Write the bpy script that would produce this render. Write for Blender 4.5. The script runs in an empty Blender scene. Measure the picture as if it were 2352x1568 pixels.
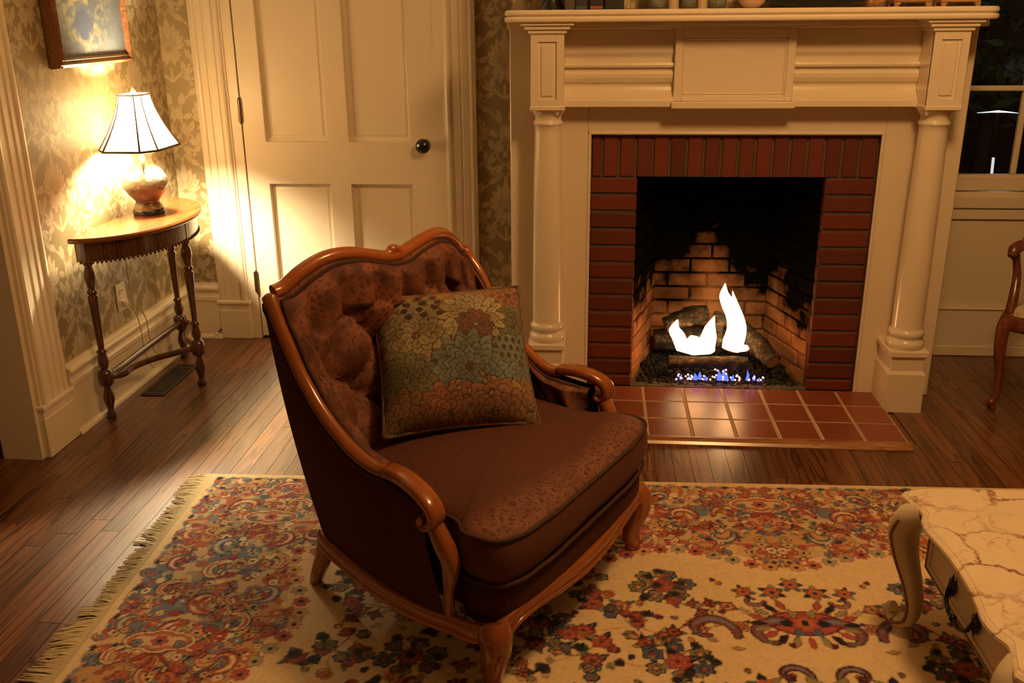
import bpy, bmesh, math, random
import numpy as np
from mathutils import Vector, Matrix

sc = bpy.context.scene
COL = sc.collection
rng = random.Random(7)
R = math.radians

# ------------------------------------------------------------------ camera
cam_d = bpy.data.cameras.new('camera')
cam = bpy.data.objects.new('camera', cam_d)
COL.objects.link(cam)
sc.camera = cam
cam_d.sensor_fit = 'HORIZONTAL'
cam_d.sensor_width = 36.0
cam_d.lens = 36.0 * 2185.2 / 2352.0
cam_d.clip_start = 0.05
cam_d.clip_end = 200
_p, _y, _r = 0.33194725, 0.08783863, -0.00888906
_f = Vector((-math.sin(_y) * math.cos(_p), math.cos(_y) * math.cos(_p), -math.sin(_p)))
_rt = Vector((math.cos(_y), math.sin(_y), 0))
_dn = _f.cross(_rt)
_R = Matrix((_rt, _dn, _f))
_R = Matrix(((math.cos(_r), -math.sin(_r), 0), (math.sin(_r), math.cos(_r), 0), (0, 0, 1))) @ _R
m = Matrix.Identity(4)
for i in range(3):
    m[i][0] = _R[0][i]
    m[i][1] = -_R[1][i]
    m[i][2] = -_R[2][i]
m[0][3], m[1][3], m[2][3] = 0.016, -3.896, 1.546
cam.matrix_world = m

# ------------------------------------------------------------------ world, exposure
world = bpy.data.worlds.new('night')
sc.world = world
world.use_nodes = True
world.node_tree.nodes['Background'].inputs[0].default_value = (0.004, 0.006, 0.009, 1)
world.node_tree.nodes['Background'].inputs[1].default_value = 0.25
vs = sc.view_settings
vs.view_transform = 'Standard'
vs.look = 'None'
vs.exposure = 0.0
vs.gamma = 1.0
vs.use_curve_mapping = False
sc.cycles.sample_clamp_indirect = 6.0
sc.cycles.max_bounces = 8
sc.cycles.diffuse_bounces = 5

# light levels (the lamps themselves are built further down, with their fittings)
CEIL_W = 86.0
CEIL_COL = (1.0, 0.555, 0.21)
LAMP_W = 230.0
LAMP_COL = (1.0, 0.79, 0.48)
FIRE_W = 2.8
FIRE_COL = (1.0, 0.42, 0.12)

# ------------------------------------------------------------------ helpers
def put(o, label=None, cat=None, group=None, kind=None):
    if label: o['label'] = label
    if cat: o['category'] = cat
    if group: o['group'] = group
    if kind: o['kind'] = kind
    return o

def empty(name, loc, rz=0.0, label=None, cat=None, group=None, kind=None):
    o = bpy.data.objects.new(name, None)
    o.empty_display_size = 0.1
    COL.objects.link(o)
    o.location = loc
    o.rotation_euler = (0, 0, rz)
    return put(o, label, cat, group, kind)

class MB:
    """collects shapes; build() links them as one mesh object"""
    def __init__(s):
        s.v = []; s.f = []; s.sm = []
    def add(s, v, f, smooth=False):
        n = len(s.v)
        s.v.extend([tuple(map(float, p)) for p in v])
        s.f.extend([tuple(i + n for i in q) for q in f])
        s.sm.extend([smooth] * len(f))
        return s
    def box(s, x0, x1, y0, y1, z0, z1, bev=0.0):
        if bev <= 0:
            v = [(x, y, z) for z in (z0, z1) for y in (y0, y1) for x in (x0, x1)]
            f = [(0, 2, 3, 1), (4, 5, 7, 6), (0, 1, 5, 4), (2, 6, 7, 3), (0, 4, 6, 2), (1, 3, 7, 5)]
            return s.add(v, f)
        b = min(bev, (x1 - x0) / 2.01, (y1 - y0) / 2.01, (z1 - z0) / 2.01)
        # chamfered box: 24 verts
        v = []; idx = {}
        for sx in (0, 1):
            for sy in (0, 1):
                for sz in (0, 1):
                    c = ((x0, x1)[sx], (y0, y1)[sy], (z0, z1)[sz])
                    d = (b if sx == 0 else -b, b if sy == 0 else -b, b if sz == 0 else -b)
                    for a in range(3):
                        p = [c[0] + d[0], c[1] + d[1], c[2] + d[2]]
                        p[a] = c[a]
                        idx[(sx, sy, sz, a)] = len(v); v.append(p)
        g = lambda x, y, z, a: idx[(x, y, z, a)]
        f = []
        for t in (0, 1):
            q = [g(t, 0, 0, 0), g(t, 1, 0, 0), g(t, 1, 1, 0), g(t, 0, 1, 0)]; f.append(q if t else q[::-1])
            q = [g(0, t, 0, 1), g(0, t, 1, 1), g(1, t, 1, 1), g(1, t, 0, 1)]; f.append(q if t else q[::-1])
            q = [g(0, 0, t, 2), g(1, 0, t, 2), g(1, 1, t, 2), g(0, 1, t, 2)]; f.append(q if t else q[::-1])
        for a_ in (0, 1):
            for b_ in (0, 1):
                q = [g(a_, b_, 0, 0), g(a_, b_, 1, 0), g(a_, b_, 1, 1), g(a_, b_, 0, 1)]; f.append(q if a_ != b_ else q[::-1])
                q = [g(a_, 0, b_, 0), g(a_, 0, b_, 2), g(a_, 1, b_, 2), g(a_, 1, b_, 0)]; f.append(q if a_ == b_ else q[::-1])
                q = [g(0, a_, b_, 1), g(1, a_, b_, 1), g(1, a_, b_, 2), g(0, a_, b_, 2)]; f.append(q if a_ == b_ else q[::-1])
                for c_ in (0, 1):
                    q = [g(a_, b_, c_, 0), g(a_, b_, c_, 1), g(a_, b_, c_, 2)]; f.append(q if (a_ + b_ + c_) % 2 == 1 else q[::-1])
        return s.add(v, f)
    def prism(s, poly, a0, a1, axis='x', smooth=False):
        """poly: 2-D outline; axis x -> (y,z), y -> (x,z), z -> (x,y)"""
        n = len(poly); v = []
        for a in (a0, a1):
            for p, q in poly:
                v.append((a, p, q) if axis == 'x' else (p, a, q) if axis == 'y' else (p, q, a))
        f = [(i, (i + 1) % n, n + (i + 1) % n, n + i) for i in range(n)]
        s.add(v, f, smooth)
        return s.add(v, [tuple(range(n))[::-1], tuple(range(n, 2 * n))])
    def lathe(s, prof, c=(0, 0, 0), seg=32, sx=1.0, sy=1.0, cap=True, ang=0.0):
        v = []; f = []
        for r, z in prof:
            for k in range(seg):
                t = 2 * math.pi * k / seg + ang
                v.append((c[0] + r * sx * math.cos(t), c[1] + r * sy * math.sin(t), c[2] + z))
        for i in range(len(prof) - 1):
            for k in range(seg):
                k2 = (k + 1) % seg
                f.append((i * seg + k, i * seg + k2, (i + 1) * seg + k2, (i + 1) * seg + k))
        s.add(v, f, True)
        if cap:
            n = len(prof)
            s.add([v[k] for k in range(seg)], [tuple(range(seg))[::-1]])
            s.add([v[(n - 1) * seg + k] for k in range(seg)], [tuple(range(seg))])
        return s
    def sweep(s, pts, rx, ry=None, seg=12, up=(0, 0, 1), power=2.0, cap=True, closed=False):
        """tube along pts; rx across, ry along up; power>2 squares the section"""
        P = [Vector(p) for p in pts]; n = len(P)
        rx = [rx] * n if not hasattr(rx, '__len__') else rx
        ry = rx if ry is None else ([ry] * n if not hasattr(ry, '__len__') else ry)
        ups = [Vector(up)] * n if not hasattr(up[0], '__len__') else [Vector(u) for u in up]
        v = []; f = []
        for i in range(n):
            if closed:
                T = P[(i + 1) % n] - P[i - 1]
            else:
                T = P[min(i + 1, n - 1)] - P[max(i - 1, 0)]
            T.normalize()
            S = T.cross(ups[i])
            if S.length < 1e-4: S = T.cross(Vector((1, 0.03, 0)))
            S.normalize(); U = S.cross(T)
            for k in range(seg):
                t = 2 * math.pi * k / seg
                ct, st = math.cos(t), math.sin(t)
                e = 2.0 / power
                a = math.copysign(abs(ct) ** e, ct) * rx[i]; b = math.copysign(abs(st) ** e, st) * ry[i]
                v.append(P[i] + S * a + U * b)
        m = n if closed else n - 1
        for i in range(m):
            j = (i + 1) % n
            for k in range(seg):
                k2 = (k + 1) % seg
                f.append((i * seg + k, i * seg + k2, j * seg + k2, j * seg + k))
        s.add(v, f, True)
        if cap and not closed:
            s.add(v[:seg], [tuple(range(seg))[::-1]])
            s.add(v[-seg:], [tuple(range(seg))])
        return s
    def ball(s, c, r, seg=12, rings=8):
        r = (r, r, r) if not hasattr(r, '__len__') else r
        v = []; f = []
        for i in range(rings + 1):
            ph = math.pi * i / rings
            for k in range(seg):
                t = 2 * math.pi * k / seg
                v.append((c[0] + r[0] * math.sin(ph) * math.cos(t), c[1] + r[1] * math.sin(ph) * math.sin(t), c[2] - r[2] * math.cos(ph)))
        for i in range(rings):
            for k in range(seg):
                k2 = (k + 1) % seg
                f.append((i * seg + k, i * seg + k2, (i + 1) * seg + k2, (i + 1) * seg + k))
        return s.add(v, f, True)
    def grid(s, fn, nu, nv, smooth=True, flip=False):
        v = [fn(i / nu, j / nv) for j in range(nv + 1) for i in range(nu + 1)]
        f = []
        for j in range(nv):
            for i in range(nu):
                a = j * (nu + 1) + i
                q = (a, a + 1, a + nu + 2, a + nu + 1)
                f.append(q[::-1] if flip else q)
        return s.add(v, f, smooth)
    def mesh(s, name):
        me = bpy.data.meshes.new(name)
        me.from_pydata(s.v, [], s.f)
        me.polygons.foreach_set('use_smooth', s.sm)
        me.update()
        return me
    def build(s, name, mat, parent=None, loc=None, weld=False, **kw):
        me = s.mesh(name)
        if weld:
            bm = bmesh.new(); bm.from_mesh(me)
            bmesh.ops.remove_doubles(bm, verts=bm.verts, dist=1e-5)
            bmesh.ops.recalc_face_normals(bm, faces=bm.faces)
            bm.to_mesh(me); bm.free()
        if mat: me.materials.append(mat)
        return link(name, me, parent, loc, **kw)

def link(name, me, parent=None, loc=None, **kw):
    o = bpy.data.objects.new(name, me)
    COL.objects.link(o)
    if parent: o.parent = parent
    if loc: o.location = loc
    return put(o, **kw)

def cr(pts, n=8, closed=False):
    """Catmull-Rom through pts"""
    P = [np.array(p, float) for p in pts]; out = []; m = len(P)
    for i in range(m if closed else m - 1):
        if closed:
            a, b, c, d = P[i - 1], P[i], P[(i + 1) % m], P[(i + 2) % m]
        else:
            b, c = P[i], P[i + 1]
            a = P[i - 1] if i else 2 * b - c
            d = P[i + 2] if i + 2 < m else 2 * c - b
        for k in range(n):
            t = k / n
            out.append(.5 * ((2 * b) + (-a + c) * t + (2 * a - 5 * b + 4 * c - d) * t * t + (-a + 3 * b - 3 * c + d) * t ** 3))
    if not closed: out.append(P[-1])
    return out

# ------------------------------------------------------------------ materials
def srgb(r, g, b):
    f = lambda c: (c / 255 / 12.92) if c / 255 <= .04045 else ((c / 255 + .055) / 1.055) ** 2.4
    return (f(r), f(g), f(b), 1)

class NT:
    def __init__(s, name):
        s.m = bpy.data.materials.new(name); s.m.use_nodes = True
        s.t = s.m.node_tree; s.b = s.t.nodes['Principled BSDF']
    def n(s, typ, **kw):
        nd = s.t.nodes.new(typ)
        for k, v in kw.items():
            if k.startswith('i_'): nd.inputs[k[2:].replace('_', ' ')].default_value = v
            else: setattr(nd, k, v)
        return nd
    def l(s, a, b): s.t.links.new(a, b)
    def pos(s): return s.n('ShaderNodeNewGeometry').outputs['Position']
    def obj(s): return s.n('ShaderNodeTexCoord').outputs['Object']
    def rand(s): return s.n('ShaderNodeObjectInfo').outputs['Random']
    def mapping(s, vec, scale=(1, 1, 1), loc=(0, 0, 0), rot=(0, 0, 0)):
        nd = s.n('ShaderNodeMapping'); s.l(vec, nd.inputs[0])
        nd.inputs[1].default_value = loc; nd.inputs[2].default_value = rot; nd.inputs[3].default_value = scale
        return nd.outputs[0]
    def noise(s, vec, scale, detail=4, rough=.55, dist=0.0):
        nd = s.n('ShaderNodeTexNoise'); s.l(vec, nd.inputs['Vector'])
        nd.inputs['Scale'].default_value = scale; nd.inputs['Detail'].default_value = detail
        nd.inputs['Roughness'].default_value = rough; nd.inputs['Distortion'].default_value = dist
        return nd.outputs['Fac']
    def ramp(s, fac, stops):
        nd = s.n('ShaderNodeValToRGB'); s.l(fac, nd.inputs[0]); e = nd.color_ramp.elements
        while len(e) < len(stops): e.new(.5)
        for k, (p, c) in enumerate(stops):
            e[k].position = p; e[k].color = c if len(c) == 4 else (*c, 1)
        return nd.outputs[0]
    def mix(s, fac, a, b, mode='MIX'):
        nd = s.n('ShaderNodeMix', data_type='RGBA', blend_type=mode)
        for inp, x in ((nd.inputs[0], fac), (nd.inputs[6], a), (nd.inputs[7], b)):
            if hasattr(x, 'is_output'): s.l(x, inp)
            else: inp.default_value = x
        return nd.outputs[2]
    def math(s, op, a, b=0.0, clamp=False):
        nd = s.n('ShaderNodeMath', operation=op, use_clamp=clamp)
        for inp, x in ((nd.inputs[0], a), (nd.inputs[1], b)):
            if hasattr(x, 'is_output'): s.l(x, inp)
            else: inp.default_value = x
        return nd.outputs[0]
    def sep(s, vec):
        nd = s.n('ShaderNodeSeparateXYZ'); s.l(vec, nd.inputs[0]); return nd.outputs
    def addv(s, a, b):
        nd = s.n('ShaderNodeVectorMath', operation='ADD'); s.l(a, nd.inputs[0]); s.l(b, nd.inputs[1]); return nd.outputs[0]
    def comb(s, x=0., y=0., z=0.):
        nd = s.n('ShaderNodeCombineXYZ')
        for inp, v in zip(nd.inputs, (x, y, z)):
            if hasattr(v, 'is_output'): s.l(v, inp)
            else: inp.default_value = v
        return nd.outputs[0]
    def bump(s, h, strength=.3, dist=.01):
        nd = s.n('ShaderNodeBump'); s.l(h, nd.inputs['Height'])
        nd.inputs['Strength'].default_value = strength; nd.inputs['Distance'].default_value = dist
        s.l(nd.outputs[0], s.b.inputs['Normal'])
    def col(s, x):
        if hasattr(x, 'is_output'): s.l(x, s.b.inputs['Base Color'])
        else: s.b.inputs['Base Color'].default_value = x if len(x) == 4 else (*x, 1)
        return s
    def set(s, **kw):
        for k, v in kw.items(): s.b.inputs[k.replace('_', ' ')].default_value = v
        return s

def plain(name, col, rough=.5, **kw):
    t = NT(name); t.col(col); t.set(Roughness=rough, **kw)
    return t.m

def paint_mat(name, col, rough=.32):
    t = NT(name); p = t.pos()
    n = t.noise(p, 3.0, 3)
    c2 = tuple(c * .93 for c in col[:3]) + (1,)
    t.col(t.mix(n, col, c2)); t.set(Roughness=rough)
    t.bump(t.noise(p, 60, 2), .05, .002)
    return t.m

def wood_mat(name, dark, mid, light, axis='y', rough=.3, scale=1.0, coat=0.3, world_space=False, ringmix=.55):
    """grain drawn along axis"""
    t = NT(name)
    p = t.pos() if world_space else t.obj()
    r = t.rand()
    off = t.comb(t.math('MULTIPLY', r, 37.0), t.math('MULTIPLY', r, 91.0), t.math('MULTIPLY', r, 13.0))
    p = t.addv(p, off)
    st = {'x': (1.0, 16, 16), 'y': (16, 1.0, 16), 'z': (16, 16, 1.0)}[axis]
    q = t.mapping(p, tuple(a * scale for a in st))
    g1 = t.noise(q, 1.3, 5, .6, 1.2)
    q2 = t.mapping(p, tuple((a * 6 if a > 1 else 2) * scale for a in st))
    g2 = t.noise(q2, 1.0, 4, .7)
    rings = t.math('FRACT', t.math('MULTIPLY', g1, 7.0))
    rings = t.math('MULTIPLY', rings, ringmix)
    fac = t.math('ADD', t.math('MULTIPLY', g2, .65), rings)
    c = t.ramp(fac, [(.22, dark), (.5, mid), (.85, light)])
    v = t.math('ADD', t.math('MULTIPLY', r, .5), .75)
    hs = t.n('ShaderNodeHueSaturation'); t.l(c, hs.inputs['Color']); t.l(v, hs.inputs['Value'])
    t.col(hs.outputs[0]); t.set(Roughness=rough, Coat_Weight=coat, Coat_Roughness=.15)
    t.bump(g2, .06, .002)
    return t.m

# ------------------------------------------------------------------ painters for woven / printed patterns
class Canvas:
    def __init__(s, w, h, res, bg):
        s.w, s.h, s.res = w, h, res
        s.nx, s.ny = int(round(w / res)) + 1, int(round(h / res)) + 1
        bg = np.atleast_1d(np.array(bg, np.float32))
        s.a = np.empty((s.ny, s.nx, len(bg)), np.float32); s.a[:] = bg
    def win(s, cx, cy, Rr):
        i0, i1 = max(0, int((cx - Rr) / s.res)), min(s.nx, int((cx + Rr) / s.res) + 2)
        j0, j1 = max(0, int((cy - Rr) / s.res)), min(s.ny, int((cy + Rr) / s.res) + 2)
        if i1 <= i0 or j1 <= j0: return None
        X = np.arange(i0, i1) * s.res - cx; Y = np.arange(j0, j1) * s.res - cy
        return s.a[j0:j1, i0:i1], X[None, :], Y[:, None]
    def leaf(s, cx, cy, ang, L, W, col, edge=None, ew=.003, fat=1.0, vein=None):
        w = s.win(cx, cy, L + ew * 2)
        if w is None: return
        a, X, Y = w; c, sn = math.cos(ang), math.sin(ang)
        u = X * c + Y * sn; v = np.abs(-X * sn + Y * c)
        if edge is not None:
            q = np.clip((u + ew) / (L + 2 * ew), 0, 1)
            a[v < (W / 2 + ew) * np.sin(np.pi * q) ** fat] = edge
        q = np.clip(u / L, 0, 1)
        mk = v < W / 2 * np.sin(np.pi * q) ** fat
        a[mk] = col
        if vein is not None: a[(v < s.res * .7) & mk & (q < .8)] = vein
    def flower(s, cx, cy, r, n, col, cen=None, edge=None, ew=.003, ph=0.0, cr_=.35, mid=None):
        w = s.win(cx, cy, r + 2 * ew)
        if w is None: return
        a, X, Y = w
        d = np.hypot(X, Y); th = np.arctan2(Y, X) + ph
        lob = r * (.70 + .30 * np.abs(np.cos(n * th / 2)))
        if edge is not None: a[d < lob + ew] = edge
        a[d < lob] = col
        if mid is not None: a[d < lob * .66] = mid
        if cen is not None: a[d < r * cr_] = cen
    def disc(s, cx, cy, r, col):
        w = s.win(cx, cy, r)
        if w is None: return
        a, X, Y = w; a[X * X + Y * Y < r * r] = col
    def ell(s, cx, cy, rx, ry, col, ang=0.0):
        w = s.win(cx, cy, max(rx, ry))
        if w is None: return
        a, X, Y = w; c, sn = math.cos(ang), math.sin(ang)
        a[((X * c + Y * sn) / rx) ** 2 + ((-X * sn + Y * c) / ry) ** 2 < 1] = col
    def stroke(s, pts, wid, col):
        n = len(pts)
        for i, p in enumerate(pts):
            ww = wid(i / max(1, n - 1)) if callable(wid) else wid
            s.disc(p[0], p[1], max(ww, s.res * .6), col)
    def scroll(s, cx, cy, size, ang, flip, col, edge=None, inner=None, turn=1.5, fat=.2):
        pts = []
        for k in range(46):
            t = k / 45
            r = size * (1.0 - .78 * t); th = ang + flip * t * turn * math.pi
            pts.append((cx + r * math.cos(th), cy + r * math.sin(th)))
        wf = lambda t: size * fat * (.25 + 1.1 * math.sin(math.pi * min(1, t * 1.25 + .1)) ** .8) if t < .8 else size * fat * .5
        if edge is not None: s.stroke(pts, lambda t: wf(t) + .004, edge)
        s.stroke(pts, wf, col)
        if inner is not None: s.stroke(pts[4:-10], lambda t: wf(t) * .45, inner)

def smooth_noise(ny, nx, cells, seed):
    r = np.random.RandomState(seed)
    gy, gx = cells
    g = r.rand(gy + 2, gx + 2)
    y = np.linspace(0, gy, ny); x = np.linspace(0, gx, nx)
    yi = y.astype(int); xi = x.astype(int)
    fy = (y - yi)[:, None]; fx = (x - xi)[None, :]
    fy = fy * fy * (3 - 2 * fy); fx = fx * fx * (3 - 2 * fx)
    a = g[np.ix_(yi, xi)]; b = g[np.ix_(yi, xi + 1)]; c = g[np.ix_(yi + 1, xi)]; d = g[np.ix_(yi + 1, xi + 1)]
    return ((a * (1 - fx) + b * fx) * (1 - fy) + (c * (1 - fx) + d * fx) * fy).astype(np.float32)

def damask():
    """one repeat of the wallpaper, value 0 ground .. 1 figure"""
    W, H = .30, .66
    c = Canvas(W, H, .002, [0.0])
    def both(fn):
        for ox in (0, W):
            for oy in (-H, 0, H): fn(ox, oy)
    def motif(mx, my, k):
        def leaf2(x, y, ang, L, Wd, col=1.0, edge=0.0, vein=.35):
            for sgn in (1, -1):
                for ox in (-W, 0, W):
                    for oy in (-H, 0, H):
                        a = math.pi / 2 + sgn * (ang - math.pi / 2)
                        c.leaf(mx + ox + sgn * x, my + oy + y, a, L, Wd, [col], [edge], .0022, .8, [vein])
        def st2(pts, w, col=1.0):
            for sgn in (1, -1):
                for ox in (-W, 0, W):
                    for oy in (-H, 0, H):
                        c.stroke([(mx + ox + sgn * x, my + oy + y) for x, y in cr(pts, 10)], w, [col])
        # ogee stems
        st2([(0.0, -.16), (.045, -.12), (.10, -.07), (.135, .0), (.12, .07), (.07, .12)], .005)
        st2([(0.012, -.155), (.055, -.125), (.12, -.075), (.15, .0), (.135, .075)], .0022)
        # acanthus curling off the stems
        for x, y, a, L, w in ((.05, -.12, 20, .06, .03), (.095, -.075, 40, .06, .035), (.128, -.01, 70, .065, .035), (.125, .06, 100, .06, .032),
                              (.06, -.115, 95, .05, .024), (.10, -.06, 120, .055, .028), (.12, .0, 150, .05, .026), (.085, .11, 150, .06, .026), (.05, -.13, -30, .05, .022)):
            leaf2(x, y, R(a), L, w)
        # palmette
        for a, L, w in ((15, .075, .034), (38, .09, .036), (58, .105, .036), (75, .12, .034)):
            leaf2(.006, -.01, R(a), L * k, w * k)
        leaf2(0, 0, R(90), .135 * k, .036 * k)
        for a, L, w in ((20, .045, .02), (48, .055, .022), (72, .07, .02)):
            leaf2(.004, .0, R(a), L * k, w * k, .35, 1.0, 1.0)
        for a, L, w in ((-25, .06, .028), (-50, .07, .028), (-75, .075, .026)):
            leaf2(.004, -.02, R(a), L * k, w * k)
        st2([(0.0, .13), (.012, .155), (.03, .17), (.045, .16), (.04, .145)], .003)
        st2([(0.0, -.10), (.0, -.155)], .005)
        for x, y in ((.02, .14), (.03, .128), (.055, .15)): leaf2(x, y, R(60), .028, .014)
    motif(W / 2, H * .25, 1.0)
    motif(0, H * .75, .92)
    # heart lotus between
    for mx, my in ((W / 2, H * .62), (0, H * .12), (W, H * .12)):
        for sg in (1, -1):
            c.stroke([(mx + sg * x, my + y) for x, y in cr([(0, -.045), (.03, -.02), (.04, .015), (.02, .03), (.004, .012)], 10)], .003, [1.0])
            for a, L in ((10, .05), (35, .055), (60, .055)):
                c.leaf(mx + sg * .012, my + .02, math.pi / 2 + sg * (R(a) - math.pi / 2), L, .02, [1.0], [0.0], .002, .8, [.35])
            c.leaf(mx + sg * .01, my - .01, math.pi / 2 + sg * R(25), .03, .012, [1.0])
            for a in (-20, -45): c.leaf(mx + sg * .008, my - .045, math.pi / 2 + sg * (R(a) - math.pi / 2), .06, .016, [1.0], [0.0], .002)
    # soften
    a = c.a[:, :, 0]
    a = (a + np.roll(a, 1, 0) + np.roll(a, 1, 1) + np.roll(a, -1, 0) + np.roll(a, -1, 1)) / 5
    return W, H, c.res, a

DAM = damask()
def dam_sample(u, v):
    W, H, res, a = DAM
    i = ((u % W) / res).astype(int) % a.shape[1]; j = ((v % H) / res).astype(int) % a.shape[0]
    return a[j, i]

def np_grid(name, P, mat, parent=None, flip=False, attr=None, color=None, smooth=True, **kw):
    """P: (ny,nx,3) points -> grid mesh; attr: (ny,nx) float; color: (ny,nx,3)"""
    ny, nx = P.shape[:2]
    me = bpy.data.meshes.new(name)
    me.vertices.add(nx * ny); me.vertices.foreach_set('co', P.reshape(-1).astype(np.float32))
    a = (np.arange(ny - 1)[:, None] * nx + np.arange(nx - 1)[None, :]).reshape(-1)
    q = np.stack([a, a + 1, a + nx + 1, a + nx], 1)
    if flip: q = q[:, ::-1]
    nq = len(q)
    me.loops.add(nq * 4); me.loops.foreach_set('vertex_index', q.reshape(-1).astype(np.int32))
    me.polygons.add(nq)
    me.polygons.foreach_set('loop_start', np.arange(0, nq * 4, 4, dtype=np.int32))
    me.polygons.foreach_set('use_smooth', np.full(nq, smooth))
    me.update(); me.validate()
    if attr is not None:
        at = me.attributes.new('pat', 'FLOAT', 'POINT'); at.data.foreach_set('value', attr.reshape(-1).astype(np.float32))
    if color is not None:
        at = me.attributes.new('weave', 'FLOAT_COLOR', 'POINT')
        c4 = np.ones((ny * nx, 4), np.float32); c4[:, :3] = color.reshape(-1, 3)
        at.data.foreach_set('color', c4.reshape(-1))
    me.materials.append(mat)
    return link(name, me, parent, **kw)

# ------------------------------------------------------------------ shared materials
M = {}
M['paint'] = paint_mat('cream_paint', (.80, .70, .53, 1))
M['mantel'] = paint_mat('mantel_gloss_paint', (.80, .69, .52, 1), .22)
M['plaster'] = plain('ceiling_plaster', (.70, .62, .50), .9)

def wallpaper_mat():
    t = NT('damask_wallpaper')
    at = t.n('ShaderNodeAttribute', attribute_name='pat').outputs['Fac']
    p = t.pos()
    n = t.noise(t.mapping(p, (1, 1, 40)), 6, 3)
    g = t.mix(n, (.20, .145, .062, 1), (.26, .19, .088, 1))
    f = t.mix(n, (.43, .345, .20, 1), (.50, .41, .25, 1))
    t.col(t.mix(at, g, f))
    t.l(t.math('SUBTRACT', .52, t.math('MULTIPLY', at, .14)), t.b.inputs['Roughness'])
    t.bump(at, .15, .002)
    return t.m
M['wallpaper'] = wallpaper_mat()

def floor_mat():
    t = NT('oak_floor_boards')
    p = t.pos(); r = t.rand()
    off = t.comb(t.math('MULTIPLY', r, 31.0), t.math('MULTIPLY', r, 57.0), 0.0)
    q0 = t.addv(p, off)
    # cathedral grain: distorted long rings, plus fine pores
    q = t.mapping(q0, (15.0, .75, 1))
    g = t.noise(q, 1.0, 2, .45, .35)
    rings = t.math('FRACT', t.math('MULTIPLY', g, 9.0))
    rings = t.math('POWER', rings, 3.0)
    pores = t.noise(t.mapping(q0, (170, 5, 1)), 1.0, 3, .6)
    fac = t.math('ADD', t.math('MULTIPLY', rings, .42), t.math('MULTIPLY', pores, .75))
    c = t.ramp(fac, [(.25, (.220, .084, .025)), (.52, (.115, .037, .0105)), (.80, (.023, .0075, .003))])
    hs = t.n('ShaderNodeHueSaturation'); t.l(c, hs.inputs['Color'])
    t.l(t.math('ADD', t.math('MULTIPLY', r, .6), .66), hs.inputs['Value'])
    t.col(hs.outputs[0]); t.set(Roughness=.34, Coat_Weight=.45, Coat_Roughness=.22)
    t.bump(pores, .05, .001)
    return t.m
M['floor'] = floor_mat()
M['joint'] = plain('floor_joint', (.03, .014, .006), .7)

# ------------------------------------------------------------------ room shell
XL, YB, YW, ZC = -2.0, .565, .52, 2.75
XR, YR = 3.3, -5.3

fl = MB().box(-3.9, XR, YR, 1.2, -.12, -.006).build('floor', M['floor'], kind='structure')
pl_me = MB().box(-.5, .5, -.5, .5, -.5, .5, .0).mesh('plank'); pl_me.materials.append(M['floor'])
PW = .066
def plank(x0, y0, y1):
    o = link('plank', pl_me, fl)
    o.location = (x0 + PW / 2, (y0 + y1) / 2, -.004)
    o.scale = (PW - .0016, (y1 - y0) - .002, .008)
k = 0
x = -2.32
while x < 2.35:
    ranges = [(-3.1, YB)]
    if -1.28 < x < 2.2: ranges = [(-1.12, YB)]
    if -.09 - PW * .5 < x + PW / 2 < 1.21 + PW * .5: ranges = [(-1.12, -.52)]
    elif -.33 < x + PW / 2 < 1.44 and x > -1: ranges = [(-1.12, .02)]
    if x < XL: ranges = [(-1.9, -.85)]
    for a, b in ranges:
        y = a
        first = True
        while y < b - .01:
            ln = rng.uniform(.7, 1.6) * (rng.uniform(.3, 1) if first else 1)
            y2 = min(b, y + ln)
            if b - y2 < .25: y2 = b
            plank(x, y, y2); y = y2; first = False
    x += PW

MB().box(-3.9, XR + .1, YR - .1, 1.2, ZC, ZC + .1).build('ceiling', M['plaster'], kind='structure')

# left wall: opening towards the camera
wl = MB()
wl.box(XL - .14, XL - .002, -.85, 1.0, 0, ZC)
wl.box(XL - .14, XL - .002, -1.95, -.85, 2.15, ZC)
wl.box(XL - .14, XL - .002, YR, -1.95, 0, ZC)
wl = wl.build('wall_left', M['wallpaper'], kind='structure')
def paper(name, parent, axis, c, a0, a1, z0, z1, res, flip=False, uo=0.0, vo=0.0):
    na, nz = int((a1 - a0) / res) + 1, int((z1 - z0) / res) + 1
    A, Z = np.meshgrid(np.linspace(a0, a1, na), np.linspace(z0, z1, nz))
    P = np.zeros((nz, na, 3))
    P[..., 0 if axis == 'y' else 1] = c; P[..., 1 if axis == 'y' else 0] = A; P[..., 2] = Z
    np_grid(name, P, M['wallpaper'], parent, flip, attr=dam_sample(A + uo + 10, Z + vo + 10), smooth=False)
paper('wallpaper', wl, 'y', XL, -.66, YB, .2, 2.2, .004, uo=.09, vo=.12)

wb = MB().box(-2.2, -1.70, YB + .002, YB + .14, 0, ZC).box(-.68, -.2, YB + .002, YB + .14, 0, ZC).box(-1.70, -.68, YB + .002, YB + .14, 2.2, ZC)
wb.box(-1.70, -.68, YB + .06, YB + .14, 0, 2.2)
wb = wb.build('wall_back', M['wallpaper'], kind='structure')
paper('wallpaper', wb, 'x', YB, XL, -1.83, .2, 2.2, .004, uo=.062, vo=.30)
paper('wallpaper', wb, 'x', YB, -.56, -.2, .05, 2.2, .004, uo=.15, vo=.05)

# chimney breast that carries the mantel (hole for the firebox)
cb = MB()
MB().box(-.315, -.003, .031, YB + .14, 0, 1.115).build('wall_chimney_left', M['wallpaper'], kind='structure')
MB().box(1.133, 1.428, .031, YB + .14, 0, 1.115).build('wall_chimney_right', M['wallpaper'], kind='structure')
cb = cb.box(-.315, 1.428, .031, YB + .14, 1.115, ZC).build('wall_chimney_top', M['wallpaper'], kind='structure')
paper('wallpaper', cb, 'x', .029, -.315, 1.428, 1.56, 2.2, .006, uo=.1, vo=.2)

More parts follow.
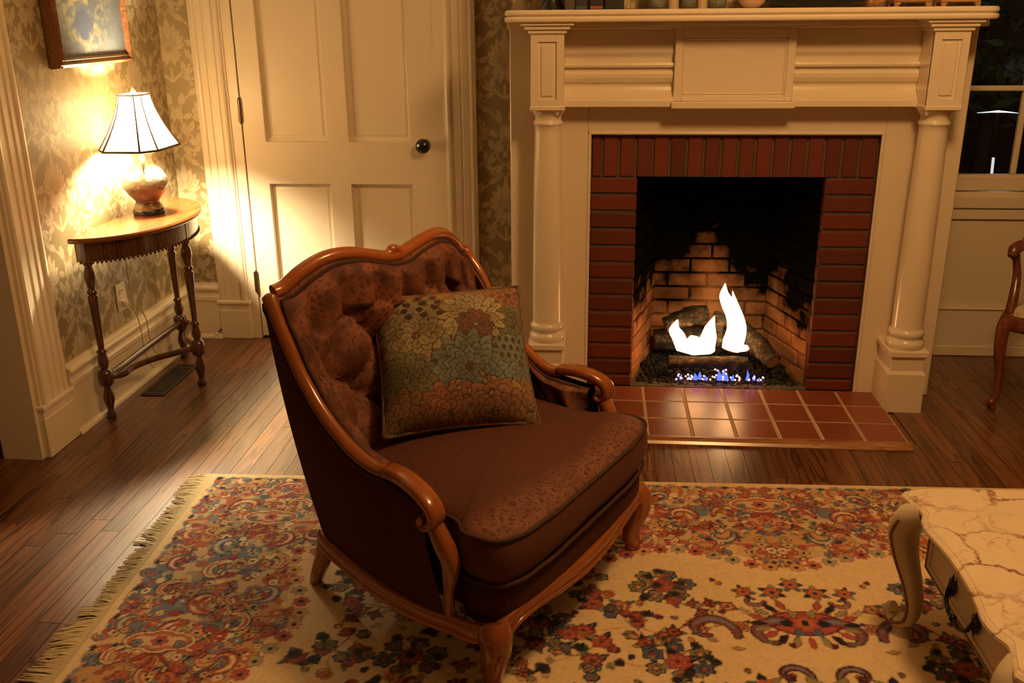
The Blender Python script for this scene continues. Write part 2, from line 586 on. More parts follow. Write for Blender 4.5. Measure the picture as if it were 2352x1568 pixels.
# window wall
ww = MB().box(1.40, 1.56, YW, YW + .14, 0, ZC).box(2.42, XR, YW, YW + .14, 0, ZC).box(1.56, 2.42, YW, YW + .14, 0, .77).box(1.56, 2.42, YW, YW + .14, 2.3, ZC)
ww.build('wall_window', M['paint'], kind='structure')
MB().box(XR, XR + .1, YR, 1.0, 0, ZC).build('wall_right', M['wallpaper'], kind='structure')
MB().box(-3.9, XR, YR - .1, YR, 0, ZC).build('wall_rear', M['wallpaper'], kind='structure')
hl = MB().box(-3.9, -3.8, YR, 1.2, 0, ZC).box(-3.9, XL - .14, 1.0, 1.2, 0, ZC)
hl.build('wall_hall', M['plaster'], kind='structure')

# ------------------------------------------------------------------ baseboards, casings
def base_profile(d=.022, h=.285):
    """outline (distance from wall, z)"""
    return [(0, 0), (d, 0), (d, h - .095), (d + .006, h - .088), (d + .006, h - .070), (d, h - .062), (d - .002, h - .05),
            (d + .010, h - .034), (d + .012, h - .024), (d + .008, h - .016), (d - .006, h - .010), (d - .008, h), (0, h)]
def shoe(d=.022): return [(d - .001, 0), (d + .016, 0), (d + .013, .010), (d + .006, .017), (d - .001, .020)]
b = MB().prism([(XL + p, q) for p, q in base_profile()], -.645, YB, 'y')
b = b.build('baseboard_left', M['paint'], kind='structure')
MB().prism([(XL + p, q) for p, q in shoe()], -.645, YB - .02, 'y').build('shoe_moulding', M['paint'], b)
b = MB().prism([(YB - p, q) for p, q in base_profile()], XL, -1.845, 'x').build('baseboard_back', M['paint'], kind='structure')
MB().prism([(YB - p, q) for p, q in shoe()], XL, -1.845, 'x').build('shoe_moulding', M['paint'], b)
b = MB().prism([(YB - p, q) for p, q in base_profile()], -.535, -.25, 'x').build('baseboard_middle', M['paint'], kind='structure')

def flute(w, d):
    """casing section across width w, proud d: outline from outer edge to inner edge"""
    o = [(0, 0), (0, d), (.018, d + .006), (.028, d + .004), (.032, d - .003)]
    x = .036
    while x < w - .05:
        o += [(x, d), (x + .026, d + .002), (x + .030, d - .004), (x + .036, d - .004), (x + .040, d)]
        x += .044
    o += [(w - .034, d), (w - .028, d + .010), (w - .018, d + .012), (w - .010, d + .008), (w - .006, d - .002), (w, d - .004), (w, 0)]
    return o

# casing of the opening in the left wall: face on the wall, jamb turned to the room
t1 = empty('trim_opening', (XL, -.85, 0), kind='structure')
cs = MB().prism([(XL + q, -.66 - p) for p, q in flute(.19, .022)], .20, 2.25, 'z').build('casing', M['paint'], t1, loc=(-XL, .85, 0))
cs.data.polygons.foreach_set('use_smooth', [False] * len(cs.data.polygons))
pb = MB()
pb.box(XL - .002, XL + .030, -.855, -.648, 0, .155, .003).box(XL - .002, XL + .026, -.853, -.652, .155, .185).box(XL - .002, XL + .036, -.858, -.642, .185, .205, .004)
pb.build('plinth_block', M['paint'], t1, loc=(-XL, .85, 0))
MB().box(XL - .146, XL + .004, -.872, -.848, 0, 2.15).build('jamb', M['paint'], t1, loc=(-XL, .85, 0))
MB().box(XL - .16, XL + .004, -1.96, -1.935, 0, 2.15).build('jamb', M['paint'], t1, loc=(-XL, .85, 0))
MB().box(XL - .005, XL + .025, -2.15, -.66, 2.15, 2.32).build('head_casing', M['paint'], t1, loc=(-XL, .85, 0))
MB().prism([(XL + q, -2.15 + p) for p, q in flute(.19, .022)], .0, 2.25, 'z').build('casing', M['paint'], t1, loc=(-XL, .85, 0))

# door with its casing in the back wall
t2 = empty('trim_door', (-1.18, YB, 0), kind='structure')
L2 = (1.18, -YB, 0)
for sgn, xo in ((1, -1.846), (-1, -.530)):
    o = MB().prism([(xo + sgn * p, YB - q) for p, q in flute(.150, .022)], .195, 2.25, 'z').build('casing', M['paint'], t2, loc=L2)
    xa, xb_ = sorted((xo - sgn * .006, xo + sgn * .158))
    q = MB().box(xa + .004, xb_ - .004, YB - .033, YB, 0, .15, .003).box(xa + .006, xb_ - .006, YB - .028, YB, .15, .182).box(xa - .004, xb_ + .004, YB - .042, YB, .182, .20, .004)
    q.build('plinth_block', M['paint'], t2, loc=L2)
    xa, xb_ = sorted((xo + sgn * .150, xo + sgn * .197))
    MB().box(xa, xb_, YB - .012, YB + .06, 0, 2.12).build('jamb', M['paint'], t2, loc=L2)
MB().box(-1.86, -.515, YB - .026, YB + .02, 2.12, 2.28, .004).build('head_casing', M['paint'], t2, loc=L2)

d1 = empty('door_1', (-1.18, YB - .006, 0), kind='structure')
D0, D1, DY = -1.643, -.7145, YB - .006
dm = MB()
stiles = [(D0, -1.540), (-1.240, -1.140), (-.842, D1)]
for a, c in stiles: dm.box(a, c, DY, DY + .038, .012, 2.10)
for a, c in ((-1.540, -1.240), (-1.140, -.842)):
    dm.box(a, c, DY, DY + .038, .012, .235).box(a, c, DY, DY + .038, .782, .980).box(a, c, DY, DY + .038, 1.98, 2.10)
dm.build('door_frame', M['paint'], d1, loc=(1.18, -DY, 0))
for a, c in ((-1.540, -1.240), (-1.140, -.842)):
    for z0, z1 in ((.235, .782), (.980, 1.98)):
        # recessed panel with a sloped moulding and a flat field
        e0, e1, dp = .0, .026, .017
        def ring(i, y): return [(a + i, y, z0 + i), (c - i, y, z0 + i), (c - i, y, z1 - i), (a + i, y, z1 - i)]
        rings = [ring(0, DY + .001), ring(.001, DY + .026), ring(.006, DY + .026), ring(.014, DY + .033), ring(.018, DY + .035), ring(.024, DY + .035), ring(.030, DY + .031)]
        v = sum(rings, []); f = []
        for k in range(len(rings) - 1):
            for i in range(4): f.append((4 * k + i, 4 * k + (i + 1) % 4, 4 * k + 4 + (i + 1) % 4, 4 * k + 4 + i))
        f.append(tuple(range(len(v) - 4, len(v))))
        MB().add(v, f).build('panel', M['paint'], d1, loc=(1.18, -DY, 0))
M['knob'] = plain('black_china', (.012, .011, .010), .18)
kn = MB()
prof = [(.027, 0), (.028, .004), (.012, .008), (.011, .028), (.026, .034), (.034, .046), (.033, .060), (.022, .071), (.004, .075)]
kn.lathe(prof, seg=28)
ko = kn.build('door_knob', M['knob'], d1, loc=(-.778 + 1.18, 0, .968), label='round black door knob')
ko.rotation_euler = (R(90), 0, 0)
M['brass'] = plain('aged_brass', (.10, .065, .028), .4, Metallic=.8)
for z0, z1 in ((1.075, 1.175), (.245, .345)):
    h = MB().sweep([(0, 0, z0), (0, 0, z1)], .0075, seg=10).ball((0, 0, z1 + .004), .007, 8, 6).ball((0, 0, z0 - .004), .007, 8, 6)
    h.box(-.012, .006, -.001, .004, z0, z1)
    h.build('hinge', M['brass'], d1, loc=(-1.647 + 1.18, -.010, 0), label='dark aged brass hinge')

# ------------------------------------------------------------------ window and the panelling under it
M['glass'] = None
t = NT('window_glass')
gl = t.n('ShaderNodeBsdfGlossy'); gl.inputs['Roughness'].default_value = .01
tr = t.n('ShaderNodeBsdfTransparent'); fr = t.n('ShaderNodeFresnel'); fr.inputs[0].default_value = 1.45
mx = t.n('ShaderNodeMixShader'); t.l(fr.outputs[0], mx.inputs[0]); t.l(tr.outputs[0], mx.inputs[1]); t.l(gl.outputs[0], mx.inputs[2])
t.l(mx.outputs[0], t.t.nodes['Material Output'].inputs[0]); M['glass'] = t.m
w1 = empty('window_1', (1.99, YW, .77), kind='structure')
LW_ = (-1.99, -YW, -.77)
xs = [1.56, 1.604, 1.868, 1.892, 2.376, 2.42]
zs = [(.846, 1.209), (1.231, 1.70), (1.75, 2.2)]
MB().box(1.56, 1.604, YW + .012, YW + .05, .77, 2.25).build('sash_stile', M['paint'], w1, loc=LW_)
MB().box(2.376, 2.42, YW + .012, YW + .05, .77, 2.25).build('sash_stile', M['paint'], w1, loc=LW_)
MB().box(1.604, 2.376, YW + .012, YW + .05, .775, .838, .003).box(1.604, 2.376, YW + .018, YW + .05, .838, .846).build('bottom_rail', M['paint'], w1, loc=LW_)
MB().box(1.604, 2.376, YW + .012, YW + .05, 1.70, 1.75, .003).build('meeting_rail', M['paint'], w1, loc=LW_)
MB().box(1.604, 2.376, YW + .012, YW + .05, 2.2, 2.25).build('top_rail', M['paint'], w1, loc=LW_)
MB().box(1.604, 2.376, YW + .018, YW + .045, 1.209, 1.231, .004).build('glazing_bar', M['paint'], w1, loc=LW_)
for z0, z1 in zs:
    MB().box(1.868, 1.892, YW + .018, YW + .045, z0, z1, .004).build('glazing_bar', M['paint'], w1, loc=LW_)
    for a, c in ((1.604, 1.868), (1.892, 2.376)):
        MB().box(a, c, YW + .030, YW + .033, z0, z1).build('pane', M['glass'], w1, loc=LW_)
t3 = empty('trim_window', (1.99, YW, 0), kind='structure')
L3 = (-1.99, -YW, 0)
MB().box(1.43, 2.6, YW - .026, YW + .012, .700, .757, .005).build('window_stool', M['paint'], t3, loc=L3)
MB().box(1.43, 2.6, YW - .020, YW + .0, .650, .694, .003).build('apron', M['paint'], t3, loc=L3)
MB().box(1.43, 1.63, YW - .014, YW + .0, .232, .644, .002).build('panel_stile', M['paint'], t3, loc=L3)
MB().box(2.36, 2.6, YW - .014, YW + .0, .232, .644, .002).build('panel_stile', M['paint'], t3, loc=L3)
MB().box(1.63, 2.36, YW - .005, YW + .0, .236, .640, .002).build('wall_panel', M['paint'], t3, loc=L3)
MB().box(1.43, XR, YW - .018, YW, .05, .225, .003).box(1.43, XR, YW - .026, YW, .225, .236, .003).box(1.43, XR, YW - .030, YW, .0, .05, .004).build('baseboard_window', M['paint'], kind='structure')

# ------------------------------------------------------------------ fireplace: mantel
FX = .5565
mt = empty('fireplace_mantel', (FX, 0, 0), label='white painted mantel with two round columns framing the brick fireplace', cat='mantel')
LM = (-FX, 0, 0)
MP = M['mantel']
MB().box(-.325, -.012, -.022, .03, 0, 1.513, .004).box(1.142, 1.438, -.022, .03, 0, 1.513, .004).box(-.012, 1.142, -.022, .03, 1.098, 1.513).build('backboard', MP, mt, loc=LM)
bd = MB().sweep([(-.006, -.020, 0), (-.006, -.020, 1.092)], .0075, seg=8).sweep([(1.136, -.020, 0), (1.136, -.020, 1.092)], .0075, seg=8).sweep([(-.008, -.020, 1.092), (1.138, -.020, 1.092)], .0075, seg=8)
bd.build('opening_bead', MP, mt, loc=LM)

def plan_round(x0, x1, y0, y1, r, n=8):
    """plan outline with the two front (y0) corners rounded"""
    o = [(x1, y1), (x0, y1)]
    for k in range(n + 1):
        a = math.pi + (math.pi / 2) * k / n
        o.append((x0 + r + r * math.cos(a), y0 + r + r * math.sin(a)))
    for k in range(n + 1):
        a = 1.5 * math.pi + (math.pi / 2) * k / n
        o.append((x1 - r + r * math.cos(a), y0 + r + r * math.sin(a)))
    return o
def slab_round(name, x0, x1, y0, y1, rad, prof, mat, parent, loc):
    """stack of plan outlines: prof = [(inset, z)]"""
    v = []; f = []; n = None
    for ins, z in prof:
        o = plan_round(x0 + ins, x1 - ins, y0 + ins, y1, max(rad - ins, .006))
        n = len(o); v += [(p, q, z) for p, q in o]
    for k in range(len(prof) - 1):
        for i in range(n): f.append((k * n + i, k * n + (i + 1) % n, (k + 1) * n + (i + 1) % n, (k + 1) * n + i))
    f.append(tuple(range(n))[::-1]); f.append(tuple(range((len(prof) - 1) * n, len(prof) * n)))
    return MB().add(v, f).build(name, mat, parent, loc, weld=True)
slab_round('mantel_shelf', -.326, 1.428, -.255, .03, .05,
           [(.012, 1.513), (.004, 1.514), (0, 1.518), (-.001, 1.526), (.002, 1.532), (.007, 1.5335), (.008, 1.536), (.003, 1.5375), (0, 1.542), (.001, 1.550), (.005, 1.5555), (.010, 1.557)], MP, mt, LM)

MB().box(-.10, 1.213, -.075, -.02, 1.20, 1.513).build('frieze', MP, mt, loc=LM)
fp = [(-.02, 1.487), (-.078, 1.487), (-.076, 1.425), (-.080, 1.416), (-.086, 1.409), (-.085, 1.400), (-.076, 1.385), (-.073, 1.366), (-.090, 1.364), (-.093, 1.355), (-.090, 1.347),
      (-.074, 1.345), (-.074, 1.336), (-.088, 1.334), (-.094, 1.322), (-.093, 1.308), (-.086, 1.293), (-.076, 1.284), (-.074, 1.277), (-.079, 1.262), (-.092, 1.247), (-.110, 1.236), (-.112, 1.225), (-.122, 1.224), (-.122, 1.203), (-.02, 1.203)]
for a, c in ((-.105, .31), (.757, 1.217)):
    o = MB().prism(fp, a, c, 'x').build('frieze_moulding', MP, mt, loc=LM)
cp = MB().box(.31, .757, -.100, -.02, 1.203, 1.487)
cp.box(.302, .765, -.142, -.02, 1.197, 1.222, .003)
for x0, x1, z0, z1 in ((.310, .340, 1.222, 1.487), (.727, .757, 1.222, 1.487), (.340, .727, 1.222, 1.245), (.340, .727, 1.455, 1.487)):
    cp.box(x0, x1, -.110, -.09, z0, z1, .003)
for x0, x1, z0, z1 in ((.340, .349, 1.245, 1.455), (.718, .727, 1.245, 1.455), (.349, .718, 1.245, 1.254), (.349, .718, 1.446, 1.455)):
    cp.box(x0, x1, -.1055, -.09, z0, z1, .003)
cp.build('centre_panel', MP, mt, loc=LM)
MB().box(-.325, 1.438, -.112, -.02, 1.487, 1.513, .003).box(.20, .87, -.135, -.02, 1.496, 1.513, .003).build('cornice', MP, mt, loc=LM)
CXS = (FX - .7235, FX + .7235)
for cx in CXS:
    bl = MB().box(cx - .062, cx + .062, -.208, -.02, 1.213, 1.475)
    for x0, x1, z0, z1 in ((-.062, -.034, 1.213, 1.475), (.034, .062, 1.213, 1.475), (-.034, .034, 1.213, 1.238), (-.034, .034, 1.445, 1.475)):
        bl.box(cx + x0, cx + x1, -.216, -.20, z0, z1, .001)
    bl.box(cx - .024, cx + .024, -.2135, -.20, 1.249, 1.434, .003)
    bl.box(cx - .066, cx + .066, -.221, -.02, 1.197, 1.214, .003)
    bl.box(cx - .071, cx + .071, -.224, -.02, 1.474, 1.488, .002).box(cx - .084, cx + .084, -.233, -.02, 1.488, 1.502, .002).box(cx - .098, cx + .098, -.242, -.02, 1.502, 1.514, .002)
    bl.build('frieze_block', MP, mt, loc=LM)
    col = MB()
    prof = [(.066, .262), (.071, .268), (.0735, .280), (.071, .292), (.064, .298), (.062, .306), (.064, .310), (.068, .316), (.069, .325), (.067, .334), (.061, .339), (.0595, .350),
            (.0597, .45), (.0592, .6), (.0575, .8), (.0545, 1.0), (.0515, 1.11), (.0508, 1.134), (.054, 1.138), (.0575, 1.142), (.0575, 1.148), (.054, 1.152), (.0515, 1.156), (.0515, 1.172), (.055, 1.178), (.063, 1.188), (.067, 1.194), (.067, 1.1985)]
    col.lathe(prof, (cx, -.140, 0), 48)
    col.build('column', MP, mt, loc=LM)
    pb = MB().box(cx - .0765, cx + .0765, -.219, -.02, .236, .263, .004).box(cx - .064, cx + .064, -.206, -.02, .176, .237, .002)
    v = []
    for ins, z in ((0, .163), (.010, .178)):
        v += [(cx - .0725 + ins, -.2145 + ins, z), (cx + .0725 - ins, -.2145 + ins, z), (cx + .0725 - ins, -.02, z), (cx - .0725 + ins, -.02, z)]
    pb.add(v, [(4, 5, 6, 7)] + [(i, (i + 1) % 4, 4 + (i + 1) % 4, 4 + i) for i in range(4)])
    pb.box(cx - .0725, cx + .0725, -.2145, -.02, 0, .163)
    pb.build('column_plinth', MP, mt, loc=LM)

# ------------------------------------------------------------------ brick surround
def brick_mat(name, a, b, soot=0.0, sz0=.4, sz1=.8, rough=.75):
    t = NT(name); p = t.pos(); r = t.rand()
    n = t.noise(p, 45, 5, .65)
    c = t.mix(n, a, b)
    hs = t.n('ShaderNodeHueSaturation'); t.l(c, hs.inputs['Color']); t.l(t.math('ADD', t.math('MULTIPLY', r, .5), .75), hs.inputs['Value'])
    c = hs.outputs[0]
    if soot:
        x, y, z = t.sep(p)
        w = t.noise(p, 5.0, 4, .6)
        # soot plume: clean patch over the logs, black above and in the corners
        dx = t.math('ABSOLUTE', t.math('SUBTRACT', x, .56))
        h = t.math('ADD', z, t.math('MULTIPLY', dx, .9))
        h = t.math('ADD', h, t.math('MULTIPLY', t.math('SUBTRACT', w, .5), .75))
        h = t.math('ADD', h, t.math('MULTIPLY', t.math('SUBTRACT', r, .5), .12))
        h = t.math('SUBTRACT', h, t.math('MULTIPLY', t.math('SUBTRACT', .40, y), soot))
        m_ = t.n('ShaderNodeMapRange'); t.l(h, m_.inputs[0]); m_.inputs[1].default_value = sz0; m_.inputs[2].default_value = sz1
        c = t.mix(m_.outputs[0], c, (.0025, .002, .0016, 1))
    t.col(c); t.set(Roughness=rough)
    if soot: t.b.inputs['Specular IOR Level'].default_value = .05
    t.bump(t.noise(p, 120, 4, .7), .35, .004)
    return t.m
M['brick'] = brick_mat('glazed_red_brick', (.105, .017, .008, 1), (.155, .027, .012, 1), rough=.55)
M['firebrick'] = brick_mat('sooty_fire_brick', (.34, .145, .062, 1), (.50, .24, .11, 1), soot=.42, sz0=.36, sz1=.60, rough=.9)
t = NT('grey_mortar'); p = t.pos(); t.col(t.mix(t.noise(p, 40, 4), (.065, .048, .028, 1), (.15, .115, .07, 1))); t.set(Roughness=.9); t.bump(t.noise(p, 160, 3), .5, .004)
M['mortar'] = t.m
M['sootmortar'] = brick_mat('sooty_mortar', (.20, .095, .045, 1), (.32, .16, .075, 1), soot=.42, sz0=.32, sz1=.55, rough=.95)

bs = empty('brick_surround', (FX, .03, 0), label='red brick surround with a soldier course over the firebox', cat='brick surround')
LB = (-FX, -.03, 0)
OX0, OX1, OZ = .190, .938, .912
MB().box(0, OX0 - .004, .008, .044, 0, 1.095).box(OX1 + .004, 1.13, .008, .044, 0, 1.095).box(OX0 - .004, OX1 + .004, .008, .044, OZ + .004, 1.095).build('mortar', M['mortar'], bs, loc=LB)
def brick(parent, name, x0, x1, y0, y1, z0, z1, mat, loc, j=.0015):
    o = MB().box(x0, x1, y0 + rng.uniform(-j, j), y1, z0, z1, .003).build(name, mat, parent, loc=loc)
    return o
pitch = .0716
for side in (0, 1):
    a, c = ((.0, OX0), (OX1, 1.13))[side]
    z = OZ - .004
    for k in range(13):
        z1 = z; z0 = max(z - pitch + .011, .004)
        if z1 - z0 > .015:
            brick(bs, 'brick', a + (.002 if side == 0 else .0), c - (.0 if side == 0 else .002), .0, .042, z0 + rng.uniform(0, .002), z1, M['brick'], LB)
        z -= pitch
xs_ = [.0, .046]
while xs_[-1] + .0675 < 1.125: xs_.append(xs_[-1] + .0675)
xs_.append(1.131)
for a, c in zip(xs_[:-1], xs_[1:]):
    brick(bs, 'brick', a + .0055, c - .0055, .0, .042, OZ + .004, 1.086, M['brick'], LB)

# ------------------------------------------------------------------ firebox
fb = empty('firebox', (FX, .2, 0), label='soot blackened firebox lined with pale fire bricks', cat='firebox')
LF = (-FX, -.2, 0)
BX0, BX1, BY = .298, .822, .42
sh = MB()
e = .002
q = [(OX0, .045, 0), (BX0, BY, 0), (BX1, BY, 0), (OX1, .045, 0)]
q = [(OX0 - e, .05, 0), (BX0 - e, BY + e, 0), (BX1 + e, BY + e, 0), (OX1 + e, .05, 0)]
v = [(x, y, .0) for x, y, _ in q] + [(x, y, 1.02) for x, y, _ in q]
sh.add(v, [(0, 1, 5, 4), (1, 2, 6, 5), (2, 3, 7, 6), (4, 5, 6, 7), (0, 3, 2, 1)])
sh.box(OX0 - .05, OX1 + .05, .046, .07, OZ + .005, 1.02)
sh.build('mortar_shell', M['sootmortar'], fb, loc=LF)
fpitch = .0675
def wall_bricks(p0, p1, courses, blen, out, off):
    """bricks laid along p0->p1, faces proud of the shell"""
    d = Vector((p1[0] - p0[0], p1[1] - p0[1], 0)); L = d.length; d.normalize()
    ang = math.atan2(d.y, d.x)
    z = .008
    for k in range(courses):
        x = -blen * (off if k % 2 else 0) - rng.uniform(0, .02)
        while x < L - .012:
            a, b = max(x, 0), min(x + blen - .009, L)
            if b - a > .014:
                cxx, cyy = p0[0] + d.x * (a + b) / 2, p0[1] + d.y * (a + b) / 2
                jj = rng.uniform(-.003, .003)
                o = MB().box(-(b - a) / 2, (b - a) / 2, -.004 + jj, .02, 0, fpitch - .010, .004).build('fire_brick', M['firebrick'], fb)
                o.location = (cxx - FX, cyy - .2, z); o.rotation_euler = (0, 0, ang + (math.pi if out else 0))
            x += blen
        z += fpitch
wall_bricks((BX0, BY), (BX1, BY), 14, .178, False, .5)
wall_bricks((OX0 + .002, .055), (BX0, BY), 14, .14, False, .5)
wall_bricks((OX1 - .002, .055), (BX1, BY), 14, .14, True, .5)
# returns of the surround facing the opening
for a, c in ((OX0 - .006, OX0 + .003), (OX1 - .003, OX1 + .006)):
    MB().box(a, c, .0445, .062, .012, OZ).build('edge_lip', M['firebrick'], fb, loc=LF)
# bed of lava rock
M['cinder'] = None
t = NT('black_cinders'); p = t.pos()
t.col(t.ramp(t.noise(p, 35, 3), [(.45, (.005, .004, .0035)), (.64, (.014, .011, .008)), (.78, (.12, .085, .05))])); t.set(Roughness=.85); M['cinder'] = t.m
ck = MB()
ico = bmesh.new(); bmesh.ops.create_icosphere(ico, subdivisions=1, radius=1.0)
iv = [tuple(v.co) for v in ico.verts]; iface = [tuple(v.index for v in f.verts) for f in ico.faces]; ico.free()
rs = np.random.RandomState(3)
for k in range(950):
    y = rs.uniform(.0, .38) if k > 220 else rs.uniform(-.025, .06)
    x = rs.uniform(OX0 + .015 + y * .25, OX1 - .015 - y * .28)
    r = rs.uniform(.006, .016) if y > .03 else rs.uniform(.003, .009)
    hz = .006 + max(0, min(1, (y - .03) / .12)) * .028
    s = rs.uniform(.7, 1.3, 3) * r
    jit = rs.uniform(.75, 1.2, len(iv))
    ck.add([(x + a * s[0] * j, y + b * s[1] * j, hz * rs.uniform(.5, 1.1) + c * s[2] * j) for (a, b, c), j in zip(iv, jit)], iface)
MB().box(OX0, OX1, -.012, .40, -.004, .010).build('firebox_floor', M['mortar'], fb, loc=LF)
ck.build('lava_rock', M['cinder'], label='black lava rock and ash spread over the firebox floor', cat='lava rock', kind='stuff')

# ------------------------------------------------------------------ gas logs
def log_mat(name, a, b):
    t = NT(name); p = t.obj()
    n = t.noise(p, 30, 5, .7); n2 = t.noise(t.mapping(p, (8, 60, 60)), 1, 4, .7)
    c = t.ramp(t.math('MULTIPLY', n, t.math('ADD', n2, .5)), [(.36, (.006, .005, .004)), (.56, a), (.78, b)])
    t.col(c); t.set(Roughness=.9); t.bump(n2, .9, .012)
    return t.m
M['log'] = log_mat('charred_log_bark', (.045, .030, .018), (.26, .18, .10))
t = NT('cut_log_end'); t.col(t.mix(t.noise(t.obj(), 60, 3), (.16, .085, .045, 1), (.34, .20, .11, 1))); t.set(Roughness=.9); M['logend'] = t.m
def log(a, b, r, label, bend=.01):
    a, b = Vector(a), Vector(b); n = 14
    e = empty('gas_log', tuple(a), label=label, cat='log', group='ceramic logs in the firebox')
    pts = []; rr = []
    for i in range(n + 1):
        t = i / n
        p = a.lerp(b, t) - a + Vector((0, 0, bend * math.sin(math.pi * t)))
        pts.append(p); rr.append(r * (1 + .09 * math.sin(7 * t + r * 90) + rng.uniform(-.06, .06)))
    mb = MB().sweep(pts, rr, seg=14, up=(0, 1, .2), cap=False)
    mb.v = [(x + rng.uniform(-.0025, .0025), y + rng.uniform(-.0025, .0025), z + rng.uniform(-.0025, .0025)) for x, y, z in mb.v]
    mb.build('bark', M['log'], e)
    d = (b - a).normalized()
    for q, s in ((Vector((0, 0, 0)), -1), (b - a, 1)):
        MB().sweep([q - d * .02 * s, q + d * .0015 * s], [rr[0] * .86 * (1 if s < 0 else rr[-1] / rr[0])] * 2, seg=14, up=(0, 1, .2)).build('log_end', M['logend'], e)
    return e
log((.31, .335, .105), (.70, .350, .110), .055, 'long charred log lying at the back of the firebox')
log((.350, .245, .205), (.535, .285, .255), .040, 'charred log leaning up to the right behind the left flame')
log((.668, .310, .205), (.802, .055, .108), .038, 'dark log sloping down to the right with a pale cut end')
log((.36, .105, .080), (.70, .095, .085), .028, 'low front log under the flames', .0)
log((.572, .205, .150), (.592, .235, .275), .027, 'short upright log standing between the two flames')

# ------------------------------------------------------------------ flames
def emit(name, col, s):
    t = NT(name); t.b.inputs['Base Color'].default_value = (0, 0, 0, 1)
    t.b.inputs['Emission Color'].default_value = (*col, 1); t.b.inputs['Emission Strength'].default_value = s
    return t.m
M['flame'] = emit('flame_glow', (1.0, .70, .34), 4.5)
M['blue'] = emit('blue_gas_flame', (.10, .16, 1.0), 1.6)
M['ember'] = emit('pink_ember', (1.0, .38, .30), 3.2)
FLY = .165
def tongue(mb, pts, rs_):
    P = cr([(x, FLY + y, z) for x, y, z in pts], 6); n = len(P)
    rr = np.interp(np.linspace(0, 1, n), np.linspace(0, 1, len(rs_)), rs_)
    mb.sweep(P, list(rr), list(rr * .55), seg=14, up=(0, 1, 0))
f1 = MB()
tongue(f1, [(.635, 0, .122), (.645, 0, .16), (.655, 0, .22), (.640, 0, .285), (.612, 0, .335), (.592, 0, .375), (.592, 0, .428)], [.040, .048, .043, .036, .031, .022, .002])
tongue(f1, [(.655, -.004, .25), (.650, 0, .30), (.638, 0, .345), (.626, 0, .395)], [.02, .02, .012, .001])
tongue(f1, [(.65, 0, .128), (.70, .005, .130), (.722, .005, .14)], [.018, .016, .004])
f1.build('flame', M['flame'], label='tall pointed yellow flame rising right of the logs', cat='flame')
f2 = MB()
tongue(f2, [(.40, 0, .122), (.47, 0, .128), (.545, 0, .130), (.565, 0, .135)], [.010, .036, .030, .010])
tongue(f2, [(.425, 0, .125), (.405, 0, .175), (.385, 0, .212), (.395, 0, .258)], [.03, .030, .026, .003])
tongue(f2, [(.525, 0, .125), (.535, 0, .18), (.540, 0, .225), (.556, 0, .280)], [.04, .036, .024, .001])
tongue(f2, [(.47, 0, .13), (.47, .004, .15), (.475, .006, .180)], [.045, .040, .020])
f2.build('flame', M['flame'], label='low broad yellow flame with two tongues left of the logs', cat='flame')
for x, h, r in ((.41, .022, .007), (.445, .018, .007), (.47, .030, .010), (.49, .034, .010), (.515, .02, .008), (.575, .042, .012), (.592, .05, .012), (.605, .03, .010), (.63, .026, .008), (.695, .045, .008), (.725, .026, .007), (.745, .016, .007)):
    y = .03 + rng.uniform(-.006, .006)
    MB().sweep([(0, 0, 0), (rng.uniform(-.003, .003), 0, h * .5), (rng.uniform(-.004, .004), 0, h)], [r, r * .75, .001], seg=8, up=(0, 1, 0)).build('blue_flame', M['blue'], loc=(x, y, .030), label='small blue gas flame in the row before the logs', cat='flame', group='blue gas flames along the burner')
for k in range(46):
    x = rng.choice([.40, .405, .43, .45, .47, .50, .515, .53, .55, .555, .57, .585, .6, .61, .625, .64, .66, .67, .69, .70, .715, .735, .75]) + rng.uniform(-.012, .012)
    z = .030 + rng.uniform(0, .022) + (.03 if .54 < x < .62 and rng.random() < .5 else 0)
    MB().add([(a * .0048, b * .0048, c * .0048) for a, b, c in iv], iface, True).build('ember', M['ember'], loc=(x, .024 + rng.uniform(-.008, .012), z), label='tiny pink glowing ember above the burner', cat='ember', group='glowing embers along the burner')
for x, y, z, w in ((.635, .10, .24, .6), (.47, .10, .19, .4)):
    ld = bpy.data.lights.new('fire_light', 'POINT'); ld.energy = FIRE_W * w; ld.color = FIRE_COL; ld.shadow_soft_size = .05
    lo = bpy.data.objects.new('fire_light', ld); COL.objects.link(lo); lo.location = (x, y, z)

# ------------------------------------------------------------------ tiled hearth
he = empty('hearth', (FX, -.28, 0), label='terracotta tiled hearth with a thin wooden edge strip', cat='hearth')
LH = (-FX, .28, 0)
t = NT('terracotta_tile'); p = t.pos(); r = t.rand()
c = t.mix(t.noise(p, 14, 4), (.20, .050, .019, 1), (.27, .075, .030, 1))
hs = t.n('ShaderNodeHueSaturation'); t.l(c, hs.inputs['Color']); t.l(t.math('ADD', t.math('MULTIPLY', r, .3), .8), hs.inputs['Value'])
t.col(hs.outputs[0]); t.set(Roughness=.33); t.bump(t.noise(p, 40, 3), .12, .004); M['tile'] = t.m
M['grout'] = plain('tile_grout', (.40, .28, .16), .95)
MB().box(-.092, 1.212, -.535, -.0235, -.01, .0102).build('grout_bed', M['grout'], he, loc=LH)
tx = [-.092, .073, .242, .411, .577, .738, .896, 1.054, 1.212]; ty = [-.024, -.186, -.360, -.532]
for i in range(8):
    for j in range(3):
        MB().box(tx[i] + .006, tx[i + 1] - .006, ty[j + 1] + .005, ty[j] - .005, .0, .012 + rng.uniform(-.0005, .0005), .0018).build('tile', M['tile'], he, loc=LH)
M['edgewood'] = wood_mat('hearth_edge_wood', (.14, .05, .015), (.30, .115, .035), (.42, .19, .07), 'x', .25, coat=.5)
